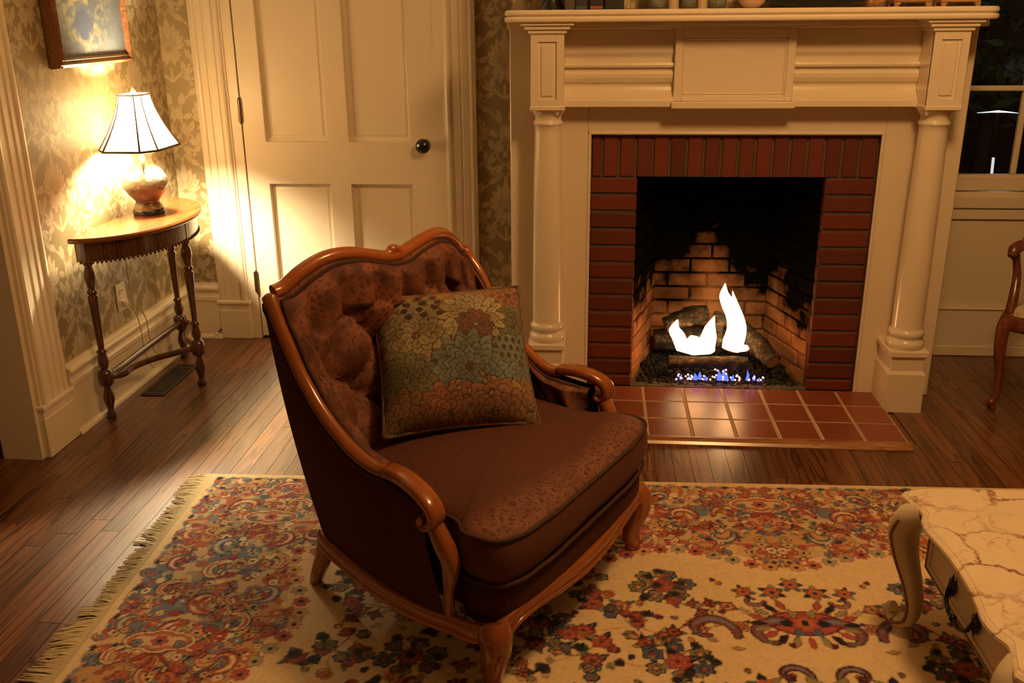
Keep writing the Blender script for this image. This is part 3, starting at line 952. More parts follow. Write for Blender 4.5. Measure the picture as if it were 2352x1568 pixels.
MB().prism([(-.534, 0), (-.534, .014), (-.552, .018), (-.578, .013), (-.586, .004), (-.586, 0)], -.14, 1.214, 'x').build('edge_strip', M['edgewood'], he, loc=LH)

# ------------------------------------------------------------------ half-round side table
M['mahog'] = wood_mat('dark_mahogany', (.022, .008, .004), (.060, .020, .009), (.11, .040, .018), 'z', .22, coat=.5)
M['mahogtop'] = wood_mat('red_mahogany_top', (.10, .024, .007), (.19, .054, .015), (.26, .085, .027), 'y', .2, coat=.35, ringmix=.3)
TC = (-1.955, -.105)
def halfell(a, b, n=48, x0=0.0):
    return [(x0, -a)] + [(x0 + b * math.cos(t), a * math.sin(t)) for t in np.linspace(-math.pi / 2, math.pi / 2, n)] + [(x0, a)]
st = empty('side_table', (TC[0], TC[1], 0), label='dark mahogany half-round side table under the lamp', cat='side table')
def slab(outl, prof):
    """outl(inset) -> outline ; prof (inset,z)"""
    v = []; f = []; n = 0
    for ins, z in prof:
        o = outl(ins); n = len(o); v += [(p, q, z) for p, q in o]
    for k in range(len(prof) - 1):
        for i in range(n): f.append((k * n + i, k * n + (i + 1) % n, (k + 1) * n + (i + 1) % n, (k + 1) * n + i))
    f.append(tuple(range(n))[::-1]); f.append(tuple(range((len(prof) - 1) * n, len(prof) * n)))
    return MB().add(v, f)
slab(lambda i: halfell(.44 - i, .30 - i), [(.014, .735), (.004, .738), (0, .744), (.001, .751), (.006, .757)]).build('table_top', M['mahogtop'], st)
ap = slab(lambda i: halfell(.405 - i, .268 - i, x0=.004), [(0, .660), (0, .735)])
ap.build('apron', M['mahog'], st)
bdm = MB()
for t in np.linspace(-math.pi / 2 + .06, math.pi / 2 - .06, 56):
    x, y = .004 + .269 * math.cos(t), .406 * math.sin(t)
    bdm.ball((x, y, .659), (.006, .006, .008), 6, 4)
bdm.build('beaded_edge', M['mahog'], st)
legprof = [(.016, 0), (.020, .006), (.020, .022), (.013, .030), (.012, .036), (.016, .055), (.0225, .082), (.021, .100), (.014, .125), (.0125, .138)]
legprof2 = [(.0125, .212), (.016, .220), (.0215, .240), (.019, .262), (.013, .276), (.020, .283), (.020, .289), (.012, .296), (.0125, .31), (.0165, .42), (.0195, .500), (.020, .515), (.013, .522), (.020, .530), (.020, .536), (.012, .543), (.016, .56), (.0225, .590), (.0205, .612), (.013, .636), (.020, .645), (.020, .664)]
LEGS = [(.028, -.372), (.028, .355), (.255, .01)]
for lx, ly in LEGS:
    lg = MB().lathe(legprof, (lx, ly, 0), 16).lathe(legprof2, (lx, ly, 0), 16)
    lg.lathe([(.014, .136), (.027, .146), (.031, .165), (.031, .185), (.027, .204), (.014, .214)], (lx, ly, 0), 8, ang=R(22.5))
    lg.box(lx - .019, lx + .019, ly - .019, ly + .019, .662, .735, .002)
    lg.build('leg', M['mahog'], st)
zz = .176
for pts in ([(.03, -.372, zz), (.028, 0, zz), (.03, .355, zz)],
            [(.028, -.372, zz), (.075, -.32, zz - .004), (.085, -.25, zz), (.13, -.14, zz), (.255, .01, zz)],
            [(.028, .355, zz), (.09, .33, zz), (.11, .24, zz - .002), (.15, .12, zz), (.255, .01, zz)]):
    MB().sweep(cr(pts, 8), .011, .013, seg=10, power=3).build('stretcher', M['mahog'], st)

# ------------------------------------------------------------------ table lamp
LX, LY, LZ = -1.862, -.050, .757
lamp = empty('table_lamp', (LX, LY, LZ), label='lit table lamp with a bell shade and an oriental vase base', cat='lamp')
t = NT('cloisonne_vase'); p = t.obj(); x_, y_, z_ = t.sep(p)
vo = t.n('ShaderNodeTexVoronoi'); t.l(p, vo.inputs['Vector']); vo.inputs['Scale'].default_value = 55
band = t.ramp(z_, [(.0, (.02, .014, .010)), (.024, (.26, .17, .06)), (.05, (.045, .022, .010)), (.085, (.13, .062, .022)), (.112, (.060, .030, .016)), (.122, (.16, .13, .085)), (.165, (.40, .34, .24)), (.215, (.20, .15, .07)), (.26, (.6, .54, .42))])
spots = t.math('LESS_THAN', vo.outputs['Distance'], .30)
pc = t.mix(t.noise(p, 90, 2), (.06, .10, .11, 1), (.50, .46, .38, 1))
zone = t.math('MULTIPLY', t.math('GREATER_THAN', z_, .116), t.math('LESS_THAN', z_, .172))
t.col(t.mix(t.math('MULTIPLY', spots, zone), band, pc)); t.set(Roughness=.3, Coat_Weight=.15); t.bump(vo.outputs['Distance'], .4, .005); M['vase'] = t.m
MB().lathe([(.058, .022), (.060, .030), (.052, .042), (.047, .052), (.052, .062), (.072, .085), (.088, .112), (.0925, .132), (.088, .155), (.072, .182), (.050, .203), (.040, .216), (.0385, .236), (.044, .248), (.046, .252)], seg=40).build('vase_body', M['vase'], lamp)
MB().lathe([(.062, 0), (.064, .004), (.064, .020), (.060, .023)], seg=40).build('lamp_foot', plain('black_lacquer', (.012, .010, .009), .25), lamp)
M['ivory'] = plain('ivory_enamel', (.75, .68, .55), .3)
MB().lathe([(.046, .250), (.058, .256), (.057, .262), (.030, .272), (.012, .276)], seg=32).build('vase_cap', M['ivory'], lamp)
for a in (R(-64), R(116)):
    cx, cy = math.cos(a), math.sin(a)
    MB().sweep([(cx * .044, cy * .044, .240), (cx * .066, cy * .066, .243), (cx * .076, cy * .076, .230), (cx * .080, cy * .080, .205), (cx * .078, cy * .078, .180)], [.008, .012, .011, .006, .003], seg=10).build('handle', M['vase'], lamp)
MB().sweep([(0, 0, .27), (0, 0, .345)], .010, seg=12).sweep([(0, 0, .34), (0, 0, .375)], .014, seg=12).build('socket', M['brass'], lamp)
HX, HY = .122, .168
def shade_pt(k, v):
    """k: corner 0..7 (rectangle with cut corners), v: 0 bottom .. 1 top"""
    c = [(1, -.62), (1, .62), (.62, 1), (-.62, 1), (-1, .62), (-1, -.62), (-.62, -1), (.62, -1)][k % 8]
    fl = .40 + .60 * (1 - v) ** 1.55
    return (c[0] * HX * fl, c[1] * HY * fl, .278 + .212 * v)
t = NT('silk_shade')
df = t.n('ShaderNodeBsdfDiffuse'); df.inputs[0].default_value = (.85, .78, .62, 1)
tl = t.n('ShaderNodeBsdfTranslucent'); tl.inputs[0].default_value = (.92, .82, .62, 1)
mx = t.n('ShaderNodeMixShader'); mx.inputs[0].default_value = .24
t.l(df.outputs[0], mx.inputs[1]); t.l(tl.outputs[0], mx.inputs[2]); t.l(mx.outputs[0], t.t.nodes['Material Output'].inputs[0]); M['shade'] = t.m
sm = MB(); NV = 10
v = [shade_pt(k, j / NV) for j in range(NV + 1) for k in range(8)]
sm.add(v, [(j * 8 + k, j * 8 + (k + 1) % 8, (j + 1) * 8 + (k + 1) % 8, (j + 1) * 8 + k) for j in range(NV) for k in range(8)])
sm.build('lamp_shade', M['shade'], lamp)
M['trimbr'] = plain('bronze_braid', (.055, .030, .012), .8)
for k in range(8):
    MB().sweep([tuple(np.array(shade_pt(k, j / 8)) * np.array([1.015, 1.015, 1])) for j in range(9)], list(np.linspace(.0044, .0022, 9)), seg=6).build('shade_rib', M['trimbr'], lamp)
MB().sweep([tuple(np.array(shade_pt(k, 0)) * np.array([1.01, 1.01, 1])) for k in range(8)], .0050, seg=6, closed=True).build('shade_rim', M['trimbr'], lamp)
MB().sweep([tuple(np.array(shade_pt(k, 1)) * np.array([1.02, 1.02, 1])) for k in range(8)], .0045, seg=6, closed=True).build('shade_rim', M['ivory'], lamp)
MB().lathe([(.008, .485), (.006, .492), (.011, .498), (.010, .506), (.004, .514), (.0015, .520)], seg=12).sweep([(-.045, 0, .486), (.045, 0, .486)], .0018, seg=6).sweep([(0, -.06, .486), (0, .06, .486)], .0018, seg=6).build('finial', M['ivory'], lamp)
ld = bpy.data.lights.new('lamp_bulb', 'POINT'); ld.energy = LAMP_W; ld.color = LAMP_COL; ld.shadow_soft_size = .05
lo = bpy.data.objects.new('lamp_bulb', ld); COL.objects.link(lo); lo.parent = lamp; lo.location = (.02, 0, .385)

# ------------------------------------------------------------------ picture on the left wall
pf = empty('framed_picture', (XL, -.11, 1.37), label='picture in a brown wooden frame hung above the lamp', cat='picture')
LP = (-XL, .11, -1.37)
M['frame'] = wood_mat('walnut_frame', (.05, .016, .006), (.11, .040, .014), (.17, .07, .025), 'y', .28, coat=.4)
y0, y1, z0, z1, fw, fx = -.405, .175, 1.368, 2.02, .045, XL + .052
for q0, q1, r0, r1 in ((y0, y0 + fw, z0, z1), (y1 - fw * .55, y1, z0, z1)):
    MB().prism([(XL + .002, q0), (XL + .012, q0 - .004), (fx - .006, q0), (fx, q0 + .010), (fx - .010, q0 + (q1 - q0) * .55), (fx - .006, q1 - .008), (fx - .016, q1), (XL + .002, q1)], r0, r1, 'z').build('frame_rail', M['frame'], pf, loc=LP)
for r0, r1 in ((z0, z0 + .034), (z1 - .034, z1)):
    MB().prism([(XL + .002, r0), (XL + .012, r0 - .004), (fx - .006, r0), (fx, r0 + .010), (fx - .010, r0 + .02), (fx - .006, r1 - .008), (fx - .016, r1), (XL + .002, r1)], y0, y1, 'y').build('frame_rail', M['frame'], pf, loc=LP)
pc = Canvas(.53, .62, .003, [.13, .145, .15])
n1 = smooth_noise(pc.ny, pc.nx, (26, 22), 5); n2 = smooth_noise(pc.ny, pc.nx, (60, 50), 9)
yy, xx = np.mgrid[0:pc.ny, 0:pc.nx] * pc.res
gold = np.clip(1.25 - np.hypot((xx - .20) / .22, (yy - .38) / .38), 0, 1) * 1.4
mk = np.clip((n1 * .65 + n2 * .35 - .38) * 4, 0, 1) * np.clip(gold, 0, 1)
pc.a[:] = pc.a * (1 - mk[..., None]) + np.array([.42, .33, .14]) * mk[..., None]
pc.a *= (.75 + .5 * n2[..., None])
for k in range(-7, 8):
    pc.leaf(.20, .09, math.pi / 2 + k * .16, .105 - .002 * abs(k), .020, [.075, .095, .15], [.05, .06, .10], .0015)
pc.ell(.20, .085, .035, .018, [.06, .08, .13])
t = NT('printed_picture'); at = t.n('ShaderNodeAttribute', attribute_name='weave').outputs['Color']; t.col(t.mix(.72, at, (.022, .024, .028, 1))); t.set(Roughness=.3); M['print'] = t.m
A, Z = np.meshgrid(np.linspace(-.37, .16, pc.nx), np.linspace(1.395, 2.01, pc.ny))
P = np.zeros(A.shape + (3,)); P[..., 0] = fx - .018; P[..., 1] = A; P[..., 2] = Z
o = np_grid('print', P, M['print'], pf, color=pc.a); o.location = LP
MB().box(XL + .003, fx - .022, y0 + .02, y1 - .01, z0 + .02, z1 - .02).build('backing_board', M['frame'], pf, loc=LP)

# ------------------------------------------------------------------ outlet, plug, cord, floor vent, door stop
M['white'] = plain('white_plastic', (.72, .66, .54), .4)
ou = empty('wall_outlet', (XL, -.130, .41), label='cream wall outlet with a plug on the papered wall', cat='outlet')
MB().box(.0, .006, -.042, .042, -.060, .060, .003).build('cover_plate', M['white'], ou)
for dz in (.026, -.026):
    so = MB().box(.004, .0085, -.018, .018, dz - .015, dz + .015, .004).build('socket', M['white'], ou)
    MB().box(.008, .0092, -.008, -.005, dz - .002, dz + .008).box(.008, .0092, .005, .008, dz - .002, dz + .008).build('slot', M['knob'], so)
MB().box(.008, .030, -.016, .014, -.042, -.014, .006).build('plug', M['white'], ou)
cd = MB()
cd.sweep(cr([(XL + .03, -.13, .38), (XL + .05, -.12, .34), (XL + .055, -.10, .25), (XL + .055, -.10, .17), (XL + .06, -.085, .10), (XL + .06, -.04, .055), (XL + .055, -.0, .075)], 10), .0022, seg=6)
cd.sweep(cr([(XL + .03, -.125, .385), (XL + .05, -.09, .35), (XL + .055, -.045, .29), (XL + .055, -.035, .20), (XL + .06, -.02, .13), (XL + .055, .03, .09)], 10), .0022, seg=6)
cd.sweep(cr([(XL + .03, -.128, .39), (XL + .04, -.12, .46), (XL + .035, -.11, .60), (XL + .03, -.09, .72)], 10), .0022, seg=6)
cd.build('lamp_cord', plain('tan_cord', (.45, .34, .18), .5), label='thin tan lamp cord hanging in loops below the outlet', cat='cord')
fv = empty('floor_vent', (-1.865, -.05, 0), label='dark brown slatted floor vent under the side table', cat='floor vent')
M['vent'] = plain('brown_vent_metal', (.030, .018, .011), .45)
MB().box(-.052, .052, -.19, .19, -.003, .003).box(-.052, -.042, -.19, .19, 0, .005).box(.042, .052, -.19, .19, 0, .005).box(-.042, .042, -.19, -.178, 0, .005).box(-.042, .042, .178, .19, 0, .005).build('vent_frame', M['vent'], fv)
for k in range(14):
    y = -.165 + k * .0254
    MB().box(-.041, .041, y - .006, y + .006, .002, .0055, .001).build('slat', M['vent'], fv)
ds = empty('door_stop', (-1.855, .545, .045), label='small door stop with a white rubber tip on the baseboard', cat='door stop')
MB().sweep([(0, .0, 0), (0, -.055, -.004)], .004, seg=8, up=(0, 0, 1)).build('rod', M['brass'], ds)
MB().ball((0, -.062, -.004), (.010, .011, .010), 10, 8).build('rubber_tip', M['white'], ds)

# ------------------------------------------------------------------ things on the mantel shelf
SZ = 1.557
def book(x0, x1, h, d, col, label, band=None):
    e = empty('book', ((x0 + x1) / 2, -.09, SZ), label=label, cat='book', group='books on the mantel')
    w = (x1 - x0) / 2
    cm = plain('book_cover', col, .5)
    MB().box(-w, -w + .003, -d / 2, d / 2, 0, h, .001).box(w - .003, w, -d / 2, d / 2, 0, h, .001).box(-w, w, -d / 2 - .003, -d / 2 + .001, 0, h, .002).build('cover', cm, e)
    MB().box(-w + .003, w - .003, -d / 2 + .002, d / 2 - .004, .004, h - .004).build('pages', plain('pages', (.45, .38, .25), .8), e)
    if band: MB().box(-w + .002, w - .002, -d / 2 - .0045, -d / 2, .002, .012).build('spine_band', plain('spine_band', band, .5), e)
book(-.106, -.068, .21, .13, (.085, .062, .035), 'grey-brown book, leftmost of the books on the mantel')
book(-.066, -.022, .20, .13, (.022, .030, .030), 'dark teal book beside the grey-brown one on the mantel', (.05, .075, .07))
book(-.013, .036, .22, .14, (.018, .014, .014), 'black book with a red band at the foot of its spine', (.30, .07, .04))
book(.042, .112, .23, .14, (.010, .009, .009), 'thick plain black book at the right end of the books')
be = MB().lathe([(.052, 0), (.050, .004), (.036, .03), (.030, .06), (.040, .10), (.046, .14), (.030, .18), (.018, .20)], (-.158, -.10, SZ), 24)
be.build('black_vase', M['knob'], label='black flared vase left of the books on the mantel', cat='vase')
t = NT('clear_glass'); t.col((.75, .80, .72, 1)); t.set(Roughness=.05, Transmission_Weight=.9, IOR=1.45); M['cglass'] = t.m
for x, r, nm in ((.239, .031, 'leftmost of three clear glass jars on the mantel'), (.354, .029, 'middle of three clear glass jars, tinted green, on the mantel'), (.456, .034, 'rightmost of three clear glass jars on the mantel')):
    e = empty('glass_jar', (x, -.10, SZ), label=nm, cat='jar', group='glass jars on the mantel')
    MB().lathe([(r * .9, 0), (r, .004), (r, .085), (r * .7, .1), (r * .7, .11), (r * .66, .11), (r * .66, .1), (r * .94, .084), (r * .94, .006), (.001, .005)], seg=24).build('jar_glass', M['cglass'], e)
    MB().lathe([(r * .72, .11), (r * .74, .125), (.002, .128)], seg=20).build('jar_lid', M['brass'], e)
for x, nm in ((.297, 'cream pillar candle between the left and middle glass jars'), (.404, 'cream pillar candle between the middle and right glass jars')):
    e = empty('pillar_candle', (x, -.09, SZ), label=nm, cat='candle', group='candles on the mantel')
    MB().lathe([(.019, 0), (.020, .002), (.020, .098), (.017, .1), (.002, .097)], seg=20).build('wax', plain('cream_wax', (.55, .42, .25), .4, Subsurface_Weight=.2), e)
    MB().sweep([(0, 0, .095), (.001, 0, .108)], .001, seg=5).build('wick', M['knob'], e)
MB().lathe([(.016, 0), (.030, .004), (.046, .020), (.0535, .045), (.050, .068), (.036, .088), (.018, .098), (.016, .11), (.020, .114)], (.583, -.10, SZ), 32).build('ball_vase', plain('peach_ceramic', (.62, .42, .28), .3), label='round peach ceramic vase in the middle of the mantel', cat='vase')
MB().lathe([(.10, 0), (.13, .004), (.17, .02), (.20, .05), (.21, .08), (.20, .08), (.19, .052), (.16, .025), (.002, .012)], (.83, -.06, SZ), 40, sx=1.0, sy=.42).build('oval_bowl', plain('black_wood_bowl', (.010, .010, .010), .35), label='long black oval bowl on the mantel', cat='bowl')
M['ltwood'] = wood_mat('light_carved_wood', (.22, .10, .035), (.38, .19, .075), (.50, .28, .12), 'x', .4, coat=.1)
for x, w, nm in ((1.150, .066, 'left of two small footed wooden boxes at the right end of the mantel'), (1.318, .070, 'right of two small footed wooden boxes at the right end of the mantel')):
    e = empty('footed_box', (x, -.10, SZ), label=nm, cat='wooden box', group='footed boxes on the mantel')
    MB().box(-w, w, -.04, .04, .014, .075, .004).build('box_body', M['ltwood'], e)
    MB().box(-w - .003, w + .003, -.043, .043, .075, .09, .004).build('box_lid', M['ltwood'], e)
    for sx in (-1, 1):
        for sy in (-1, 1):
            MB().prism([(sx * (w - .002), 0), (sx * (w - .016), 0), (sx * (w - .024), .015), (sx * (w - .002), .015)], sy * .036 - .006, sy * .036 + .006, 'y').build('foot', M['ltwood'], e)
MB().sweep(cr([(1.00, -.11, SZ + .014), (1.03, -.10, SZ + .018), (1.06, -.10, SZ + .030), (1.075, -.10, SZ + .05)], 6), [.010, .012, .013, .014, .015, .015, .015, .015, .014, .013, .013, .012, .012, .011, .010, .009, .008, .006, .004], seg=10).build('driftwood', M['ltwood'], label='small curved piece of brown wood beside the black bowl', cat='driftwood')

# ------------------------------------------------------------------ marble coffee table
t = NT('veined_marble'); p = t.pos()
wn = t.n('ShaderNodeTexNoise'); t.l(p, wn.inputs['Vector']); wn.inputs['Scale'].default_value = 7.0; wn.inputs['Detail'].default_value = 5; wn.inputs['Roughness'].default_value = .6
wv = t.n('ShaderNodeVectorMath', operation='SCALE'); t.l(wn.outputs['Color'], wv.inputs[0]); wv.inputs['Scale'].default_value = .16
q = t.addv(p, wv.outputs[0])
vo = t.n('ShaderNodeTexVoronoi', feature='DISTANCE_TO_EDGE'); t.l(q, vo.inputs['Vector']); vo.inputs['Scale'].default_value = 5.5
vo2 = t.n('ShaderNodeTexVoronoi', feature='DISTANCE_TO_EDGE'); t.l(t.mapping(q, loc=(3.1, 1.7, .4)), vo2.inputs['Vector']); vo2.inputs['Scale'].default_value = 11
msk = t.noise(p, 6.0, 3)
v1 = t.ramp(vo.outputs['Distance'], [(.0, (1, 1, 1)), (.042, (0, 0, 0))])
v1 = t.math('MULTIPLY', v1, t.ramp(msk, [(.36, (.15, .15, .15)), (.55, (1, 1, 1))]))
v2 = t.math('MULTIPLY', t.ramp(vo2.outputs['Distance'], [(.0, (1, 1, 1)), (.05, (0, 0, 0))]), t.ramp(t.noise(p, 9, 3), [(.5, (0, 0, 0)), (.62, (.5, .5, .5))]))
bc = t.mix(t.noise(p, 14, 4), (.80, .66, .47, 1), (.68, .54, .37, 1))
c = t.mix(v1, bc, (.20, .055, .03, 1)); c = t.mix(v2, c, (.34, .17, .10, 1))
t.col(c); t.set(Roughness=.14); M['marble'] = t.m
ct = empty('coffee_table', (1.35, -2.03, 0), label='cream carved coffee table with a veined marble top', cat='coffee table')
LC = (-1.35, 2.03, 0)
left = [(.800, -1.682), (.812, -1.725), (.824, -1.772), (.812, -1.805), (.806, -1.85), (.812, -1.90), (.820, -1.96), (.822, -2.03)]
left = left + [(x, -4.06 - y) for x, y in left[-2::-1]]
far = [(1.9, -2.40), (1.9, -1.66)]
back = [(1.86, -1.652), (1.5, -1.640), (1.15, -1.637), (1.0, -1.640), (.90, -1.643), (.845, -1.648), (.815, -1.660)]
front = [(.815, -2.40), (.845, -2.412), (.90, -2.417), (1.2, -2.423), (1.5, -2.42), (1.86, -2.408)]
ol = cr(left, 5) + [np.array(p) for p in front] + [np.array(p) for p in far] + [np.array(p) for p in back]
ccx, ccy = 1.35, -2.03
def mo(i):
    out = []
    for p in ol:
        d = np.array([p[0] - ccx, p[1] - ccy]); n_ = np.array([np.sign(d[0]) * min(1, abs(d[0]) / .5), np.sign(d[1]) * min(1, abs(d[1]) / .34)])
        out.append((p[0] - n_[0] * i, p[1] - n_[1] * i))
    return out
slab(mo, [(.016, .376), (.004, .378), (0, .384), (.001, .391), (.006, .395), (.010, .397), (.013, .400)]).build('marble_top', M['marble'], ct, loc=LC)
M['creamwood'] = paint_mat('antiqued_cream_paint', (.58, .49, .33, 1), .4)
M['gilt'] = plain('brown_gilt_edge', (.17, .075, .028), .4)
MB().box(.866, 1.84, -2.33, -1.735, .236, .376).build('apron', M['creamwood'], ct, loc=LC)
dr = MB().box(.846, .87, -2.285, -1.785, .250, .372, .003).build('drawer', M['creamwood'], ct, loc=LC)
for a in ((-2.285, -1.785, .250, .256), (-2.285, -1.785, .366, .372)):
    MB().box(.8435, .848, a[0], a[1], a[2], a[3], .001).build('gilt_edge', M['gilt'], dr)
for a in ((-2.285, -2.279), (-1.791, -1.785)):
    MB().box(.8435, .848, a[0], a[1], .250, .372, .001).build('gilt_edge', M['gilt'], dr)
dm = MB()
for y0_, y1_, z0_, z1_ in ((-2.262, -1.808, .266, .272), (-2.262, -1.808, .350, .356), (-2.262, -2.256, .266, .356), (-1.814, -1.808, .266, .356)):
    dm.box(.8425, .848, y0_, y1_, z0_, z1_, .0015)
dm.build('drawer_moulding', M['creamwood'], dr)
M['bronze'] = plain('dark_bronze', (.016, .013, .009), .35, Metallic=.7)
hd = MB()
for yc in (-1.965, -2.105):
    for k in range(7):
        a = math.pi / 2 + (k - 3) * .50
        for s_ in (1, -1):
            L_ = .032 if k in (3,) else .022
            c_, s2 = math.cos(a) * s_, math.sin(a) * s_
            hd.sweep([(.8425, yc, .312), (.838, yc + c_ * L_ * .5, .312 + s2 * L_ * .5), (.841, yc + c_ * L_, .312 + s2 * L_)], [.005, .007, .0015], [.003, .003, .001], seg=6, up=(1, 0, 0))
    hd.ball((.838, yc, .312), .008, 10, 8)
hd.sweep(cr([(.834, -1.965, .312), (.828, -1.975, .288), (.824, -2.005, .272), (.823, -2.035, .276), (.824, -2.065, .272), (.828, -2.095, .288), (.834, -2.105, .312)], 8), .0048, seg=8).ball((.823, -2.035, .276), .009, 8, 6)
hd.build('handle', M['bronze'], dr, label='dark bronze leaf handle')
for sx, sy, lx, ly in ((-1, 1, .838, -1.718), (-1, -1, .838, -2.342), (1, 1, 1.862, -1.718), (1, -1, 1.862, -2.342)):
    ox, oy = sx * .707, sy * .707
    P = cr([(lx - ox * .02, ly - oy * .02, .376), (lx + ox * .012, ly + oy * .012, .350), (lx + ox * .030, ly + oy * .030, .300), (lx + ox * .018, ly + oy * .018, .235), (lx - ox * .008, ly - oy * .008, .165), (lx - ox * .022, ly - oy * .022, .105), (lx - ox * .016, ly - oy * .016, .062), (lx + ox * .012, ly + oy * .012, .044), (lx + ox * .034, ly + oy * .034, .050), (lx + ox * .040, ly + oy * .040, .066), (lx + ox * .030, ly + oy * .030, .076)], 6)
    rr = np.interp(np.linspace(0, 1, len(P)), np.linspace(0, 1, 11), [.044, .050, .047, .037, .029, .025, .023, .024, .024, .022, .017])
    lg = MB().sweep(P, list(rr), list(rr * .72), seg=14, up=(ox, oy, .3), power=2.6)
    lg.lathe([(.020, 0), (.024, .005), (.024, .020), (.016, .034)], (lx, ly, 0), 16)
    lg = lg.build('leg', M['creamwood'], ct, loc=LC)
    for sd in (1, -1):
        pp = [np.array(p) + sd * np.array([-oy, ox, 0]) * r_ * .93 + np.array([ox, oy, 0]) * r_ * .25 for p, r_ in zip(P, rr)][6:50]
        MB().sweep(pp, .0045, seg=6).build('gilt_edge', M['gilt'], lg)

# ------------------------------------------------------------------ second armchair, cut by the right edge of the photo
ac = empty('open_armchair', (2.024, -.149, 0), R(225) - math.pi / 2, label='open-arm carved wooden chair with pale seat at the right edge', cat='chair')
M['redwood'] = wood_mat('red_brown_chair_wood', (.075, .017, .008), (.16, .040, .018), (.24, .07, .032), 'z', .3, coat=.4)
t = NT('pale_floral_cloth'); p = t.obj(); t.col(t.ramp(t.noise(p, 30, 4), [(.35, (.20, .16, .08)), (.5, (.45, .36, .22)), (.65, (.55, .45, .30))])); t.set(Roughness=.9); M['palecloth'] = t.m
for sx in (-1, 1):
    P = cr([(sx * .265, .235, .40), (sx * .272, .25, .34), (sx * .270, .252, .24), (sx * .262, .238, .14), (sx * .260, .236, .06), (sx * .272, .255, .02), (sx * .28, .268, .022)], 6)
    rr = list(np.interp(np.linspace(0, 1, len(P)), np.linspace(0, 1, 7), [.023, .026, .022, .016, .013, .015, .010]))
    MB().sweep(P, rr, seg=12, up=(0, 1, .1)).lathe([(.013, 0), (.016, .012), (.012, .022)], (sx * .266, .246, 0), 12).build('leg', M['redwood'], ac)
    MB().sweep(cr([(sx * .24, -.22, .40), (sx * .24, -.24, .2), (sx * .25, -.29, 0)], 6), [.024, .023, .022, .021, .020, .019, .018, .017, .016, .015, .015, .014, .014], seg=10, up=(0, 1, .1)).build('leg', M['redwood'], ac)
    P = cr([(sx * .265, .225, .40), (sx * .272, .20, .47), (sx * .285, .17, .54), (sx * .292, .18, .60), (sx * .292, .20, .625)], 6)
    MB().sweep(P, list(np.interp(np.linspace(0, 1, len(P)), [0, .3, .7, 1], [.022, .018, .014, .018])), seg=10, up=(0, 1, .1)).build('arm_post', M['redwood'], ac)
    P = cr([(sx * .292, .235, .628), (sx * .292, .215, .652), (sx * .29, .17, .662), (sx * .285, .05, .655), (sx * .265, -.10, .68), (sx * .245, -.22, .73)], 6)
    MB().sweep(P, list(np.interp(np.linspace(0, 1, len(P)), [0, .2, 1], [.016, .024, .018])), seg=12).build('arm', M['redwood'], ac)
    MB().sweep(cr([(sx * .288, .13, .676), (sx * .286, .04, .678), (sx * .275, -.05, .686)], 6), [.014] + [.022] * 11 + [.014], [.010] + [.016] * 11 + [.010], seg=12).build('arm_pad', M['palecloth'], ac)
    MB().sweep(cr([(sx * .235, -.22, .40), (sx * .24, -.26, .62), (sx * .235, -.30, .85), (sx * .20, -.32, .96)], 6), .022, seg=10, up=(0, 1, .1)).build('back_post', M['redwood'], ac)
MB().sweep([(-.265, .24, .365), (.265, .24, .365)], .016, .032, seg=10, power=3).sweep([(-.265, .24, .365), (-.24, -.23, .365)], .016, .032, seg=10, power=3).sweep([(.265, .24, .365), (.24, -.23, .365)], .016, .032, seg=10, power=3).sweep([(-.24, -.23, .365), (.24, -.23, .365)], .016, .032, seg=10, power=3).build('seat_rail', M['redwood'], ac)
def seatfn(u, v):
    a = (u - .5) * 2; b = (v - .5) * 2
    e = max(0, 1 - a ** 6) * max(0, 1 - b ** 6)
    return (a * (.268 + b * .012), b * .246, .385 + .070 * e ** .35)
MB().grid(seatfn, 24, 24).build('seat', M['palecloth'], ac)
MB().sweep(cr([(-.20, -.32, .96), (-.1, -.325, .99), (0, -.33, 1.01), (.1, -.325, .99), (.20, -.32, .96)], 6), .024, seg=10).build('crest_rail', M['redwood'], ac)
MB().grid(lambda u, v: ((u - .5) * .42, -.245 - v * .07 + .035 * (max(0, 1 - (2 * u - 1) ** 4) * max(0, 1 - (2 * v - 1) ** 4)) ** .5, .50 + v * .46), 20, 20).grid(lambda u, v: ((u - .5) * .42, -.262 - v * .07, .50 + v * .46), 4, 4, flip=True).build('backrest', M['palecloth'], ac)

# ------------------------------------------------------------------ outside the window
M['night'] = plain('night_lawn', (.02, .03, .015), .95)
MB().box(-6, 14, 1.3, 30, -.6, -.5).build('ground_outside', M['night'], kind='structure')
t = NT('night_leaves'); p = t.pos(); t.col(t.mix(t.noise(p, 9, 3), (.02, .06, .02, 1), (.09, .17, .06, 1))); t.set(Roughness=.7); M['leaf'] = t.m
tr_ = empty('garden_tree', (5.0, 9.0, -.5), label='dark leafy tree outside the window', cat='tree')
MB().sweep(cr([(0, 0, 0), (.03, .02, .8), (-.02, .03, 1.6), (.05, 0, 2.6)], 6), [.09] * 6 + [.07] * 6 + [.04] * 7, seg=10).build('trunk', plain('night_bark', (.05, .04, .03), .9), tr_)
lf = MB(); rs = np.random.RandomState(11)
for k in range(2600):
    u = rs.randn(3); u /= np.linalg.norm(u)
    c = u * rs.uniform(.35, 1.0) ** .6 * np.array([1.15, .9, 1.3]) + np.array([0, 0, 1.75 + .2])
    a = rs.randn(3); a /= np.linalg.norm(a); b_ = np.cross(a, rs.randn(3)); b_ /= np.linalg.norm(b_)
    L_ = rs.uniform(.05, .10)
    lf.add([c - a * L_, c + b_ * L_ * .35, c + a * L_, c - b_ * L_ * .35], [(0, 1, 2, 3)])
lf.v = [(x * 1.9, y * 1.9, z * 1.7 - .6) for x, y, z in lf.v]
lf.build('foliage', M['leaf'], tr_)
